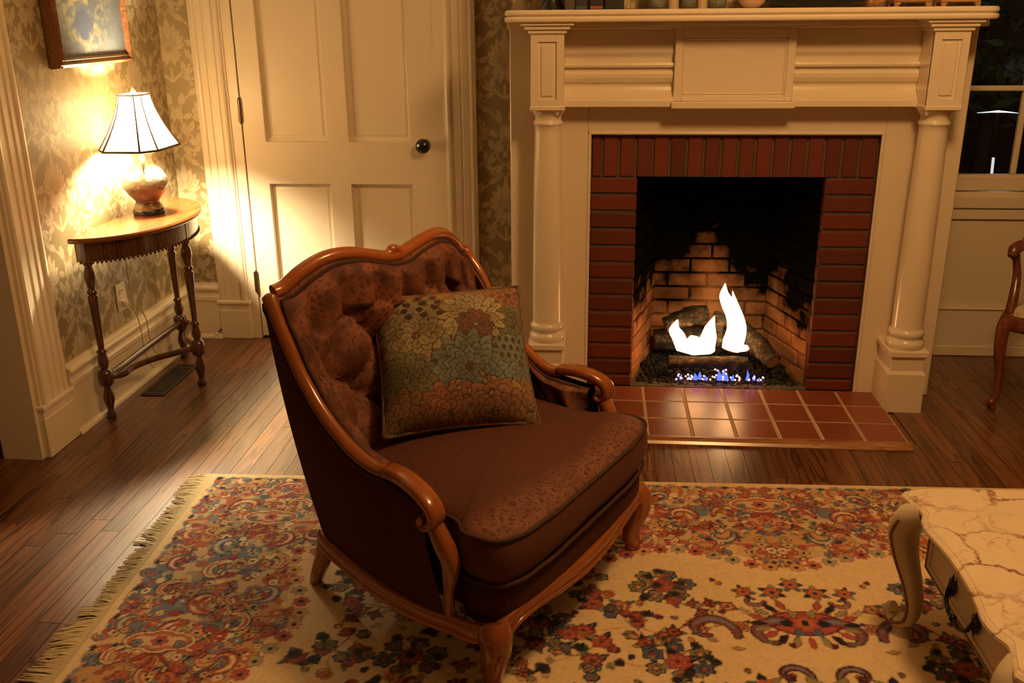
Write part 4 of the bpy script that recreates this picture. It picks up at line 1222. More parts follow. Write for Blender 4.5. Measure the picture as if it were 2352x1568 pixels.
sl = empty('bright_streak', (3.93, 6.0, -.5), label='distant white glowing streak low outside the window', cat='bright streak')  # glowing bar on a post, added for a bright streak in the window
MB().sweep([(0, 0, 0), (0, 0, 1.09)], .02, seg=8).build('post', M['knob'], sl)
MB().sweep([(-.19, 0, 1.086), (-.06, 0, 1.096), (.0, 0, 1.100), (.08, 0, 1.096), (.20, 0, 1.084)], [.002, .006, .011, .007, .002], seg=8, up=(0, 1, 0)).build('streak_bar', emit('bright_streak_glow', (.85, .92, 1.0), 1.6), sl)
ld = bpy.data.lights.new('foliage_light', 'POINT'); ld.energy = 9; ld.color = (.8, .95, .8); ld.shadow_soft_size = .1  # added point light that brightens the foliage
lo = bpy.data.objects.new('foliage_light', ld); COL.objects.link(lo); lo.location = (4.0, 5.9, 1.0)
gb = empty('reflection_tube', (2.77, 3.0, -.5), label='thin white glowing tube outside, in place of a reflection in the window', cat='reflection stand-in')  # added glowing tube, stands in for a white reflection in the glass
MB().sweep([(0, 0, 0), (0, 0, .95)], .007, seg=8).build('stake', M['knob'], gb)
MB().sweep([(0, 0, .94), (-.006, 0, 1.075)], .009, seg=10).build('glow_tube', emit('reflection_tube_glow', (.9, .95, .9), .8), gb)

# ------------------------------------------------------------------ ceiling lamp that lights the room (above the frame)
cl = empty('ceiling_lamp', (.80, -1.95, 2.75), label='glass bowl ceiling lamp over the middle of the room', cat='ceiling lamp')
MB().lathe([(.07, 0), (.075, -.012), (.05, -.03), (.012, -.035)], seg=24).sweep([(0, 0, -.03), (0, 0, -.08)], .008, seg=8).build('canopy', M['brass'], cl)
MB().lathe([(.20, -.045), (.185, -.06), (.13, -.075), (.06, -.082), (.002, -.084)], seg=32, cap=False).build('glass_bowl', M['shade'], cl)
ld = bpy.data.lights.new('ceiling_bulb', 'POINT'); ld.energy = CEIL_W; ld.color = CEIL_COL; ld.shadow_soft_size = .16
lo = bpy.data.objects.new('ceiling_bulb', ld); COL.objects.link(lo); lo.parent = cl; lo.location = (0, 0, -.26)

# ------------------------------------------------------------------ rug
RW, RH = 3.78, 2.75
CR_ = np.array
cream = CR_([.66, .50, .29]); creamd = CR_([.56, .40, .22])
salmon = CR_([.42, .125, .065]); red = CR_([.28, .042, .030]); rose = CR_([.37, .080, .075]); maroon = CR_([.115, .018, .022])
navy = CR_([.014, .018, .027]); slate = CR_([.17, .19, .23]); blue = CR_([.085, .115, .165]); olive = CR_([.27, .23, .12]); tan = CR_([.52, .30, .13]); sage = CR_([.34, .31, .20]); plum = CR_([.19, .06, .08])
def paint_rug():
    rx = RW / 2
    c = Canvas(rx, 1.9, .003, cream)
    r = random.Random(21)
    yy, xx = np.mgrid[0:c.ny, 0:c.nx] * c.res
    # border zone: distance from the outer edge, with a scalloped inner line
    ax = xx; ay = yy
    s1 = .47 + .045 * np.cos(2 * np.pi * (rx - xx) / .63) + .02 * np.cos(2 * np.pi * (rx - xx) / .21)
    s2 = .47 + .045 * np.cos(2 * np.pi * (yy - .2) / .63) + .02 * np.cos(2 * np.pi * yy / .21)
    inb = (ay < s1) | (ax < s2)
    edge = np.minimum(ax, ay)
    tooth = .024 + .014 * np.abs(np.sin(np.pi * (xx + yy) / .075))
    inb &= edge > tooth
    n1 = smooth_noise(c.ny, c.nx, (26, 26), 1); n2 = smooth_noise(c.ny, c.nx, (60, 60), 2)
    g = np.empty_like(c.a); g[:] = tan * .9
    g[n1 > .38] = salmon * .85; g[n1 > .55] = creamd * .9; g[n1 > .78] = slate * .8
    g[(n2 > .78)] = sage * .8
    c.a[inb] = g[inb]
    def inborder(x, y, mrg=.0):
        i, j = int(x / c.res), int(y / c.res)
        return 0 <= i < c.nx and 0 <= j < c.ny and inb[j, i]
    # lines that run along the border
    for y in (.30,):
        pts = [(x, y + .018 * math.sin(x * 22)) for x in np.arange(.3, rx, .006)]
        c.stroke(pts, .003, slate)
    pts = [(.30 + .018 * math.sin(y * 22), y) for y in np.arange(.3, 1.9, .006)]
    c.stroke(pts, .003, slate)
    # dense little blossoms
    cols = [salmon, rose, cream, creamd, tan, slate, sage, red, salmon, cream, blue]
    for k in range(5000):
        x, y = r.uniform(.035, rx), r.uniform(.035, 1.85)
        if not inborder(x, y): continue
        q = r.random()
        if q < .50:
            c.flower(x, y, r.uniform(.010, .019), r.choice([5, 6, 8]), r.choice(cols), r.choice([navy, maroon, cream, red]), r.choice([red, navy, navy, maroon]) if r.random() < .75 else None, .0028, r.uniform(0, 6), .33)
        elif q < .72:
            a = r.uniform(0, 6.28)
            for s_ in (-.5, 0, .5): c.leaf(x, y, a + s_, r.uniform(.018, .030), .009, r.choice([navy, blue, olive, slate, maroon, sage]))
        elif q < .84:
            a = r.uniform(0, 6.28)
            c.scroll(x, y, r.uniform(.016, .03), a, r.choice([1, -1]), r.choice([slate, cream, salmon, tan]), r.choice([navy, maroon, red]), None, 1.4, .16)
        else:
            c.disc(x, y, r.uniform(.003, .006), r.choice([navy, navy, maroon, red]))
    # large curling leaves: pale with dark outline
    def S(x, y, sz, a, fl, col, e=navy, inn=None, fat=.17): c.scroll(x, y, sz, a, fl, col, e, inn, 1.55, fat)
    pal = [(creamd, salmon), (salmon, cream), (slate, creamd), (rose, cream), (cream, rose)]
    for k in range(12):
        x = rx - .16 - k * .158
        for q, (yy_, sz) in enumerate(((.115, .040), (.235, .050), (.375, .046))):
            if x < .10 + yy_ * .2: continue
            p_, i_ = pal[(k * 2 + q) % 5]
            fl = 1 if (k + q) % 2 else -1
            S(x + .05 * (q % 2), yy_ + .02 * (k % 3 - 1), sz, math.pi * (.5 + .42 * fl) * (1 if q != 2 else -1), fl if q != 2 else -fl, p_, navy if (k + q) % 3 else maroon, i_)
    for k in range(11):
        y = .42 + k * .150
        for q, (xx_, sz) in enumerate(((.115, .044), (.245, .055), (.385, .048))):
            p_, i_ = pal[(k * 2 + q + 1) % 5]
            fl = 1 if (k + q) % 2 else -1
            S(xx_ + .02 * (k % 3 - 1), y + .05 * (q % 2), sz, math.pi * (.42 * fl) + (math.pi if q == 2 else 0), fl, p_, navy if (k + q) % 3 else maroon, i_)
    # dark zig-zag band inside the border
    c.stroke([(.305 + .012 * math.sin(y * 90), y) for y in np.arange(.62, 1.9, .004) if (y * 9) % 1 < .7], .0032, navy)
    c.stroke([(x, .305 + .012 * math.sin(x * 90)) for x in np.arange(.62, rx, .004) if (x * 9) % 1 < .7], .0032, navy)
    for k in range(700):
        x, y = r.uniform(.035, rx), r.uniform(.035, 1.85)
        if inborder(x, y): c.flower(x, y, r.uniform(.009, .015), r.choice([5, 6]), r.choice([salmon, cream, rose, tan]), r.choice([navy, maroon]), r.choice([navy, maroon, red]), .0028, r.uniform(0, 6), .34)
    # cartouches: top middle, corner
    for (x, y, sz) in ((rx, .155, 1.0), (.20, .95, .95), (.30, .30, .9), (rx - .63, .17, .8), (rx - 1.26, .19, .85), (.18, 1.55, .9)):
        for f_, col in ((1.0, maroon), (.93, cream), (.80, navy), (.75, salmon), (.52, creamd)):
            for dx in (-.045, 0, .045): c.ell(x + dx * sz, y, .058 * sz * f_, .050 * sz * f_ * (1.1 if dx == 0 else .8), col)
        c.flower(x, y, .022 * sz, 6, rose, navy, maroon)
        for dx in (-.06, .06): c.flower(x + dx * sz, y + .01, .014, 5, slate, navy, navy)
        for k in range(-3, 4): c.leaf(x, y + .055 * sz, math.pi / 2 + k * .33, .06 * sz, .022 * sz, [red, salmon, tan][abs(k) % 3], maroon)
    for k in range(40):   # toothed outer fringe of blossoms
        x = .04 + k * .045
        if x < rx:
            for s_ in (-.6, 0, .6): c.leaf(x, .050, -math.pi / 2 + s_, .022, .010, [navy, blue, slate][k % 3])
        y = .04 + k * .045
        for s_ in (-.6, 0, .6): c.leaf(.050, y, math.pi + s_, .022, .010, [navy, blue, slate][k % 3])
    # blossoms hanging off the inner border line
    for x in np.arange(.5, rx, .052):
        y = .47 + .045 * math.cos(2 * math.pi * (rx - x) / .63) + .018
        c.flower(x, y, .022, 7, r.choice([sage, rose, salmon, tan]), navy, red, .003)
    for y in np.arange(.5, 1.88, .052):
        x = .47 + .045 * math.cos(2 * math.pi * (y - .2) / .63) + .018
        c.flower(x, y, .022, 7, r.choice([sage, rose, salmon, tan]), navy, red, .003)
    # sprays of flowers in the pale field
    dgreen = CR_([.040, .045, .038])
    def rose_(x, y, R0, ph, col=None):
        col = r.choice([rose, rose, red, plum, salmon]) if col is None else col
        for q in range(r.choice([3, 4])): c.leaf(x, y, ph + q * 1.7 + .4, R0 * 1.75, R0 * .7, r.choice([dgreen, navy, blue, olive]), navy, .002, 1, slate if r.random() < .4 else None)
        c.flower(x, y, R0, 7, col, None, maroon, .0035, ph)
        c.flower(x, y, R0 * .68, 5, salmon if col is not salmon else creamd, None, maroon, .002, ph + .5)
        c.flower(x, y, R0 * .36, 5, col * .8, navy, maroon, .0018, ph, .4)
    def dark_(x, y, R0, ph):
        fill = r.choice([slate * .8, olive * .9, sage * .8, blue])
        c.flower(x, y, R0, 6, fill, r.choice([red, rose, salmon]), navy, .0055, ph, .36, fill * .55)
        for q in range(6): c.leaf(x, y, ph + q * 1.047, R0 * .85, R0 * .10, navy)
        c.disc(x, y, R0 * .24, r.choice([rose, red, tan]))
    def tri_(x, y, a, L, cols):
        for k_, s_ in enumerate((-.75, -.38, .38, .75, 0)): c.leaf(x, y, a + s_, L * (1 - .25 * abs(s_)), L * .42, cols[k_ % len(cols)], maroon if k_ % 2 else navy, .0022)
    def stem(x0, y0, x1, y1, b_):
        mx2, my2 = (x0 + x1) / 2 - (y1 - y0) * b_, (y0 + y1) / 2 + (x1 - x0) * b_
        c.stroke([((1 - t) ** 2 * x0 + 2 * t * (1 - t) * mx2 + t * t * x1, (1 - t) ** 2 * y0 + 2 * t * (1 - t) * my2 + t * t * y1) for t in np.linspace(0, 1, 50)], .0022, r.choice([maroon, olive, tan]))
    def spray(x, y, a, kind):
        d = lambda u, v: (x + u * math.cos(a) - v * math.sin(a), y + u * math.sin(a) + v * math.cos(a))
        spots_ = [(r.uniform(-.12, .12), r.uniform(-.085, .085)) for _ in range(9)]
        for u, v in spots_: stem(x, y, *d(u, v), r.uniform(-.3, .3))
        if kind == 0:      # dark blossoms round a rose
            for q in range(6):
                t_ = q * 1.047 + a; dark_(x + .068 * math.cos(t_), y + .056 * math.sin(t_), r.uniform(.021, .027), t_)
            rose_(x, y, .034, a)
            for q in range(6): tri_(*d(*spots_[q]), r.uniform(0, 6.28), .028, [dgreen, navy, blue])
        elif kind == 1:    # rusty bush
            for u, v in spots_:
                px, py = d(u, v); rose_(px, py, r.uniform(.015, .022), r.uniform(0, 6), r.choice([salmon, rose, tan, maroon, plum]))
            for q in range(10):
                px, py = d(r.uniform(-.13, .13), r.uniform(-.1, .1)); c.leaf(px, py, r.uniform(0, 6.28), .034, .014, r.choice([tan * .8, olive, sage * .8, creamd * .8]), maroon, .0022)
        else:              # roses with lilies
            for u, v in spots_[:4]:
                px, py = d(u, v); rose_(px, py, r.uniform(.022, .030), r.uniform(0, 6))
            for u, v in spots_[4:]:
                px, py = d(u, v); tri_(px, py, r.uniform(0, 6.28), r.uniform(.030, .042), r.choice([[maroon, rose, plum], [dgreen, navy, slate], [tan, salmon, olive]]))
            for q in range(5): dark_(*d(r.uniform(-.11, .11), r.uniform(-.09, .09)), .016, r.uniform(0, 6))
    k = 0
    for j, y in enumerate((.645, .81, .975, 1.14, 1.305, 1.47, 1.635, 1.80)):
        for x in np.arange(.66 + (.11 if j % 2 else 0), rx - .18, .215):
            spray(x + r.uniform(-.03, .03), y + r.uniform(-.025, .025), r.uniform(-.5, .5), [0, 2, 1, 2, 0, 1, 2][k % 7]); k += 1
    for q in range(150):
        x, y = r.uniform(.6, rx), r.uniform(.56, 1.88)
        if not inborder(x, y): tri_(x, y, r.uniform(0, 6.28), r.uniform(.016, .026), r.choice([[maroon, rose], [dgreen, navy], [tan, salmon], [olive, sage]]))
    # central figure on the axis of symmetry
    for f_, col in ((1, maroon), (.9, rose), (.55, slate)):
        c.ell(rx, .80, .10 * f_, .055 * f_, col)
    for x, y, sz, a, fl, col in ((rx - .085, .86, .085, -.2, -1, plum), (rx - .26, .845, .075, .3, -1, plum), (rx - .08, 1.02, .05, .4, -1, maroon), (rx - .12, .70, .03, .2, 1, rose)):
        c.scroll(x, y, sz, a, fl, col, navy, slate, 1.6, .15)
    for k_ in range(10):
        a = math.pi / 2 + k_ * .32
        c.leaf(rx - .10 * math.sin(k_ * .3), .80 + .10 * math.cos(k_ * .3) * .6, a, .05, .018, [rose, olive, navy][k_ % 3], maroon)
    for dx, dy, rad in ((0, .80, .04), (.0, 1.10, .055), (.09, 1.16, .04), (.15, 1.06, .03), (.06, .66, .024), (.0, .62, .022), (.14, .66, .02), (0, 1.30, .05), (.10, 1.34, .035), (.18, 1.25, .03)):
        for q in range(6): c.leaf(rx - dx, dy, q * 1.047 + dx * 9, rad * 1.8, rad * .7, [navy, olive, blue][q % 3], navy, .002)
        c.flower(rx - dx, dy, rad, 7, rose if rad > .03 else salmon, navy, maroon, .003, dx, .3, salmon)
    # pile: soft mottling
    c.a *= (.90 + .2 * smooth_noise(c.ny, c.nx, (300, 300), 8))[..., None]
    a = c.a
    a = (a * 2 + np.roll(a, 1, 0) + np.roll(a, 1, 1)) / 4
    return c.res, a
rres, ra = paint_rug()
gx = np.concatenate([np.arange(0, 2.62, .0036), np.arange(2.62, RW, .02), [RW]])
gy = np.concatenate([np.arange(0, 1.40, .0036), np.arange(1.40, RH, .02), [RH]])
GX, GY = np.meshgrid(gx, gy)
mx_ = np.where(GX > RW / 2, RW - GX, GX); my_ = np.where(GY > RH / 2, RH - GY, GY)
ci = np.clip((mx_ / rres).round().astype(int), 0, ra.shape[1] - 1); cj = np.clip((my_ / rres).round().astype(int), 0, ra.shape[0] - 1)
RC = ra[cj, ci]
P = np.zeros(GX.shape + (3,)); P[..., 0] = GX; P[..., 1] = -GY
ed = np.minimum(np.minimum(GX, RW - GX), np.minimum(GY, RH - GY))
P[..., 2] = .0095 * np.clip(ed / .006, 0, 1) ** .5 + np.random.RandomState(4).uniform(-.0005, .0005, GX.shape) * (ed > .01)
t = NT('rug_pile'); at = t.n('ShaderNodeAttribute', attribute_name='weave').outputs['Color']
t.col(at); t.set(Roughness=.95, Sheen_Weight=.15, Sheen_Roughness=.5)
t.b.inputs['Specular IOR Level'].default_value = .1
t.bump(t.noise(t.pos(), 420, 2), .25, .003); M['rug'] = t.m
rug = empty('persian_rug', (-1.316, -.951, .001), R(1.67), label='cream floral oriental rug with a dense red and blue border', cat='rug')
np_grid('pile', P, M['rug'], rug, flip=True, color=RC)
MB().box(.002, RW - .002, -RH + .002, -.002, 0, .004).build('backing', plain('rug_backing', (.45, .34, .2), .9), rug)
# fringe: knotted yarn along the short ends
M['yarn'] = plain('fringe_yarn', (.66, .55, .34), .9)
for side in (0, 1):
    fr_ = MB(); rs = np.random.RandomState(17 + side)
    y = .003
    lean = 0.0; ln = .078
    while y < RH - .003:
        if rs.rand() < .07:
            lean = rs.uniform(-.022, .022); ln = rs.uniform(.062, .092)
        l = ln * rs.uniform(.85, 1.1); s_ = lean + rs.uniform(-.007, .007)
        x0 = 0.004; d = -1
        pts = [(x0, -y, .006), (x0 + d * .012, -y, .0045), (x0 + d * l * .5, -y + s_ * .4 + rs.uniform(-.003, .003), rs.uniform(.003, .009)), (x0 + d * l, -y + s_, rs.uniform(.002, .006))]
        if side: pts = [(RW - p[0], p[1], p[2]) for p in pts]
        fr_.sweep(pts, [.0023, .0023, .0024, .0014], seg=4, cap=False)
        y += .0031
    fr_.build('fringe', M['yarn'], rug, kind='stuff', label='off-white knotted fringe')

# ------------------------------------------------------------------ armchair
th1, O1 = R(-26.8), np.array([-.024, -1.696]); th2, O2 = R(-31.0), np.array([-.0255, -1.67])
ACR = th2 - math.pi / 2
arm = empty('armchair', (O2[0], O2[1], .011), ACR, label='tufted brown upholstered armchair with carved honey wood frame', cat='armchair')
def fr2(th): 
    f = np.array([math.cos(th), math.sin(th)]); return f, np.array([f[1], -f[0]])
FA, RA = fr2(th1); FB, RB = fr2(th2)
def wp(p):
    """chair coordinates (s to the sitter's right, t forward, z) -> local of the armchair empty"""
    s, t, z = p
    u = min(1, max(0, (t + .55) / .50)); w = u * u * (3 - 2 * u)
    W = (1 - w) * (O2 + s * RB + t * FB) + w * (O1 + s * RA + t * FA)
    d = W - O2
    return (float(d @ RB), float(d @ FB), float(z))
def wps(L): return [wp(p) for p in L]

t = NT('brown_brocade'); p = t.obj()
wn = t.n('ShaderNodeTexNoise'); t.l(p, wn.inputs['Vector']); wn.inputs['Scale'].default_value = 22.0
wv = t.n('ShaderNodeVectorMath', operation='SCALE'); t.l(wn.outputs['Color'], wv.inputs[0]); wv.inputs['Scale'].default_value = .05
vo = t.n('ShaderNodeTexVoronoi', feature='DISTANCE_TO_EDGE'); t.l(t.addv(p, wv.outputs[0]), vo.inputs['Vector']); vo.inputs['Scale'].default_value = 50
net = t.ramp(vo.outputs['Distance'], [(.0, (1, 1, 1)), (.40, (0, 0, 0))])
patch = t.ramp(t.noise(p, 14, 3), [(.40, (.12, .12, .12)), (.62, (1, 1, 1))])
fac = t.math('MULTIPLY', net, patch)
c = t.mix(t.noise(p, 160, 3), (.052, .0118, .0050, 1), (.092, .0210, .0088, 1))
c = t.mix(fac, c, (.26, .085, .038, 1))
t.col(c); t.set(Roughness=.75, Sheen_Weight=.08, Sheen_Roughness=.4); t.b.inputs['Sheen Tint'].default_value = (.8, .3, .15, 1)
t.bump(t.noise(p, 700, 2), .25, .001); M['brocade'] = t.m
t = NT('shaded_chenille'); p = t.obj()  # same fabric as the seat, colour darkened for the chair's shaded outside
n = t.noise(p, 260, 3, .7)
c = t.mix(t.ramp(n, [(.35, (0, 0, 0)), (.65, (1, 1, 1))]), (.026, .0066, .0030, 1), (.085, .0222, .0095, 1))
# worn band along the front of the cushion top, where the net figure shows
t.col(c); t.set(Roughness=.85, Sheen_Weight=.04, Sheen_Roughness=.4); t.b.inputs['Sheen Tint'].default_value = (.8, .3, .15, 1); t.b.inputs['Specular IOR Level'].default_value = .2
t.bump(n, .4, .002); M['chenille'] = t.m
t = NT('brown_seat_cloth'); p = t.obj(); x_, y_, z_ = t.sep(p)
wn = t.n('ShaderNodeTexNoise'); t.l(p, wn.inputs['Vector']); wn.inputs['Scale'].default_value = 22.0
wv = t.n('ShaderNodeVectorMath', operation='SCALE'); t.l(wn.outputs['Color'], wv.inputs[0]); wv.inputs['Scale'].default_value = .05
vo = t.n('ShaderNodeTexVoronoi', feature='DISTANCE_TO_EDGE'); t.l(t.addv(p, wv.outputs[0]), vo.inputs['Vector']); vo.inputs['Scale'].default_value = 62
net = t.ramp(vo.outputs['Distance'], [(.0, (1, 1, 1)), (.32, (0, 0, 0))])
fr_edge = t.math('ADD', y_, t.math('MULTIPLY', t.math('MULTIPLY', x_, x_), .45))
fr_edge = t.math('SUBTRACT', fr_edge, t.math('MULTIPLY', x_, .073))
band = t.n('ShaderNodeMapRange'); t.l(fr_edge, band.inputs[0]); band.inputs[1].default_value = -.012; band.inputs[2].default_value = .055
n = t.noise(p, 260, 3, .7)
c = t.mix(t.ramp(n, [(.35, (0, 0, 0)), (.65, (1, 1, 1))]), (.036, .0082, .0034, 1), (.114, .0268, .0105, 1))
c = t.mix(t.math('MULTIPLY', t.math('MULTIPLY', net, band.outputs[0]), t.math('MULTIPLY', t.math('GREATER_THAN', z_, .419), t.math('MULTIPLY', t.noise(p, 26, 3), 1.15))), c, (.26, .115, .06, 1))
t.col(c); t.set(Roughness=.8, Sheen_Weight=.08, Sheen_Roughness=.4); t.b.inputs['Sheen Tint'].default_value = (.8, .3, .15, 1)
t.bump(n, .4, .002); M['seatcloth'] = t.m
M['honey'] = wood_mat('honey_lacquered_wood', (.29, .082, .019), (.33, .098, .023), (.37, .115, .028), 'z', .17, coat=.6, ringmix=.06)
M['gimp'] = plain('brown_gimp_braid', (.050, .018, .009), .9)

# path of the show-wood rail: near arm -> ear -> crest -> far ear -> far arm (s>0 is the side nearest the camera)
armp = [(.393, -.279, .508), (.396, -.33, .510), (.399, -.400, .538), (.400, -.485, .602), (.400, -.553, .685), (.399, -.606, .779), (.396, -.640, .842), (.390, -.660, .876)]
crest = [(.378, -.656, .862), (.350, -.650, .870), (.303, -.636, .903), (.235, -.620, .931), (.160, -.606, .934), (.085, -.599, .918), (.035, -.596, .906), (0, -.595, .904)]
def tiltz(p): return (p[0], p[1], p[2] + .045 * p[0] if p[2] > .8 else p[2])
crestL = [tiltz(p) for p in crest]; crestR = [tiltz((-s, t_, z)) for s, t_, z in crest[-2::-1]]
near_arm = armp; far_arm = [tiltz((-s, t_, z - .022 * max(0, (z - .6) / .3))) for s, t_, z in armp]
def rail(pts, name, rx=.021, ry=.019):
    P = cr(pts, 8)
    n_ = len(P)
    MB().sweep(wps(P), rx, ry, seg=14, up=(0, .35, 1), power=2.3).build(name, M['honey'], arm)
cl_ = cr(crestL + crestR, 8)
rr = []
for p in cl_:
    rr.append(.0205)
MB().sweep(wps(cl_), .0185, .0170, seg=14, up=(0, .35, 1), power=2.3).build('crest_rail', M['honey'], arm)
# little carved peak in the middle of the crest
nb = [(.05, -.592, .908), (.02, -.592, .915), (.004, -.590, .926), (-.008, -.590, .922), (-.022, -.592, .911), (-.05, -.593, .910)]
MB().sweep(wps(cr(nb, 5)), list(np.interp(np.linspace(0, 1, 26), [0, .35, .5, .7, 1], [.012, .015, .010, .014, .010])), seg=10, up=(0, 1, .3)).build('crest_carving', M['honey'], arm)
for ap_, nm in ((near_arm, 1), (far_arm, -1)):
    P = cr(ap_, 8); k = len(P)
    rx = np.interp(np.linspace(0, 1, k), [0, .15, .8, 1], [.0185, .0180, .0175, .020]); rx[-1] = .010; rx[-2] = .0165
    MB().sweep(wps(P), list(rx), list(rx * .92), seg=14, up=(nm * .6, .35, .7), power=2.3).build('arm_rail', M['honey'], arm)
    sg = nm
    # scrolled hand rest: broad moulded band that rolls under
    S0 = [(.394, -.284, .507), (.399, -.262, .520), (.409, -.215, .523), (.421, -.165, .514), (.430, -.130, .496), (.432, -.116, .472), (.431, -.122, .450), (.429, -.140, .443), (.428, -.151, .453), (.428, -.146, .464)]
    S0 = [(sg * s, t_, z) for s, t_, z in S0]
    P = cr(S0, 8); k = len(P)
    q = np.linspace(0, 1, k)
    rx = np.interp(q, [0, .1, .35, .6, .8, 1], [.018, .024, .026, .027, .025, .019]); rz = np.interp(q, [0, .1, .5, .7, 1], [.014, .017, .015, .012, .007])
    ups = []
    for i in range(k):
        a, b = np.array(P[max(0, i - 1)]), np.array(P[min(k - 1, i + 1)])
        d = b - a; ups.append((0.0, -d[2], d[1]))
    ups = [(u[0], u[1], u[2]) for u in ups]
    MB().sweep(wps(P), list(rx), list(rz), seg=16, up=ups, power=2.8).build('arm_scroll', M['honey'], arm)
    # moulded lip along the outer side of the scroll and its eye
    lip = [(p[0] + sg * .0245, p[1], p[2] - .004) for p in P[6:-10]]
    MB().sweep(wps(lip), .0052, seg=8).build('scroll_lip', M['honey'], arm)
    MB().ball(wp((sg * .455, -.144, .457)), .0095, 12, 8).build('scroll_eye', M['honey'], arm)
    # arm post
    A0 = [(.426, -.130, .452), (.424, -.105, .400), (.419, -.090, .355), (.411, -.098, .300), (.404, -.108, .25), (.396, -.113, .160)]
    P = cr([(sg * s, t_, z) for s, t_, z in A0], 8)
    q = np.linspace(0, 1, len(P))
    MB().sweep(wps(P), list(np.interp(q, [0, .25, .45, .75, 1], [.020, .023, .020, .013, .011])), list(np.interp(q, [0, .25, .45, .75, 1], [.018, .024, .022, .013, .011])), seg=14, up=(0, 1, .2), power=2.5).build('arm_post', M['honey'], arm)

# upholstered shells
NP = 150
top_pts = near_arm + crestL + crestR + far_arm[::-1]
def resample(P, n):
    P = np.array(P); d = np.r_[0, np.cumsum(np.linalg.norm(np.diff(P, axis=0), axis=1))]
    u = np.linspace(0, d[-1], n); return np.stack([np.interp(u, d, P[:, k]) for k in range(3)], 1), u
def path_top(front):
    na = [(sg_ * s, t_, z) for sg_ in (1,) for s, t_, z in ((.415, -.165, .492), (.403, -.225, .500))]
    return na + near_arm + crestL[1:] + crestR[:-1] + far_arm[::-1] + [(-s, t_, z) for s, t_, z in na[::-1]]
TP, TU = resample(cr(path_top(1), 6), NP + 1)
def corner_u(): return None
# matching lower paths, by normalised position of the ear
d_ear = np.argmin(np.abs(TP[:NP // 2, 2] - TP[:NP // 2, 2].max() + 0) + 1e3 * (np.arange(NP // 2) > 70))
iear = int(np.argmin(np.hypot(TP[:NP // 2, 0] - .390, TP[:NP // 2, 2] - .876)))
def lower(keys_arm, keys_back, z):
    a = cr([(s, t_, z) for s, t_ in keys_arm], 6); b = cr([(s, t_, z) for s, t_ in keys_back], 6)
    A, _ = resample(a, iear + 1); mid = NP // 2
    B, _ = resample(b, mid - iear + 1)
    H = np.concatenate([A, B[1:]])
    Fh = H[::-1].copy(); Fh[:, 0] *= -1
    return np.concatenate([H, Fh[1:]])
INB = lower([(.385, -.15), (.372, -.28), (.345, -.40), (.300, -.475)], [(.300, -.475), (.22, -.525), (.11, -.545), (0, -.55)], .37)
OUB = lower([(.398, -.112), (.388, -.25), (.368, -.42), (.338, -.575)], [(.338, -.575), (.25, -.612), (.12, -.625), (0, -.628)], .160)
NVv = 56
def inner(u, v):
    i = min(NP, int(round(u * NP))); T, B = TP[i], INB[i]
    ctr = np.array([0, -.15]); d = ctr - T[:2]; d = d / np.linalg.norm(d)
    tt = T + np.array([d[0] * .010, d[1] * .010, -.012])
    p = tt * (1 - v) + B * v
    H = np.linalg.norm(T - B)
    # pad swells out of the frame
    sw = .058 * min(1, v / .06) ** .6 * (1 - .35 * v)
    # tufting on a diamond lattice
    a = (TU[i] - TU[NP // 2]) / .118; b = (v * H - .125) / .115
    if b < 0:
        h = abs(math.cos(math.pi * (a + .5))) ; h = abs(math.sin(math.pi * a)) ** .55
        dep = .052 * (1 - h) * min(1, v * H / .04)
        k_ = max(0, 1 + b * 1.0)
        dep = dep * (.6 + .8 * k_)
    else:
        x1, x2 = (a + b) / 1.0, (a - b) / 1.0
        h = (abs(math.sin(math.pi * x1 / 1.0 * .5 * 1.0 * 1.0)) * abs(math.sin(math.pi * x2 * .5))) ** .42
        fade = max(0.0, 1 - max(0, (b - 2.6) / .8))
        dep = .070 * (1 - h) * fade
    endf = min(1, min(i, NP - i) / 6)
    off = (sw - dep) * (.35 + .65 * endf)
    return wp((p[0] + d[0] * off, p[1] + d[1] * off, p[2]))
MB().grid(inner, NP, NVv, flip=True).build('inside_back', M['brocade'], arm)
# buttons sunk at the lattice points
bt = MB().ball((0, 0, 0), (.0085, .0085, .006), 10, 6).mesh('button'); bt.materials.append(M['gimp'])
for jb in range(0, 3):
    for ka in range(-7, 8):
        a = ka * 1.0
        if (ka + jb) % 2: continue
        i = int(np.argmin(np.abs((TU - TU[NP // 2]) / .118 - a)))
        H = np.linalg.norm(TP[i] - INB[i]); v = (.125 + jb * .115) / H
        if v > .80 or i < 8 or i > NP - 8: continue
        o = link('button', bt, arm); o.location = inner(i / NP, v)
def outer(u, v):
    i = min(NP, int(round(u * NP))); T, B = TP[i], OUB[i]
    ctr = np.array([0, -.25]); d = T[:2] - ctr; d = d / np.linalg.norm(d)
    tt = T + np.array([d[0] * .014, d[1] * .014, -.010])
    p = tt * (1 - v) + B * v
    bul = .016 * math.sin(math.pi * v) ** .8
    return wp((p[0] + d[0] * bul, p[1] + d[1] * bul, p[2]))
MB().grid(outer, NP, 24).build('outside_cover', M['chenille'], arm)
MB().sweep([outer(i / NP, .025) for i in range(2, NP - 1)], .0055, seg=8).build('gimp_trim', M['gimp'], arm)
MB().sweep([np.array(inner(i / NP, .012)) for i in range(2, NP - 1)], .0055, seg=8).build('gimp_trim', M['gimp'], arm)

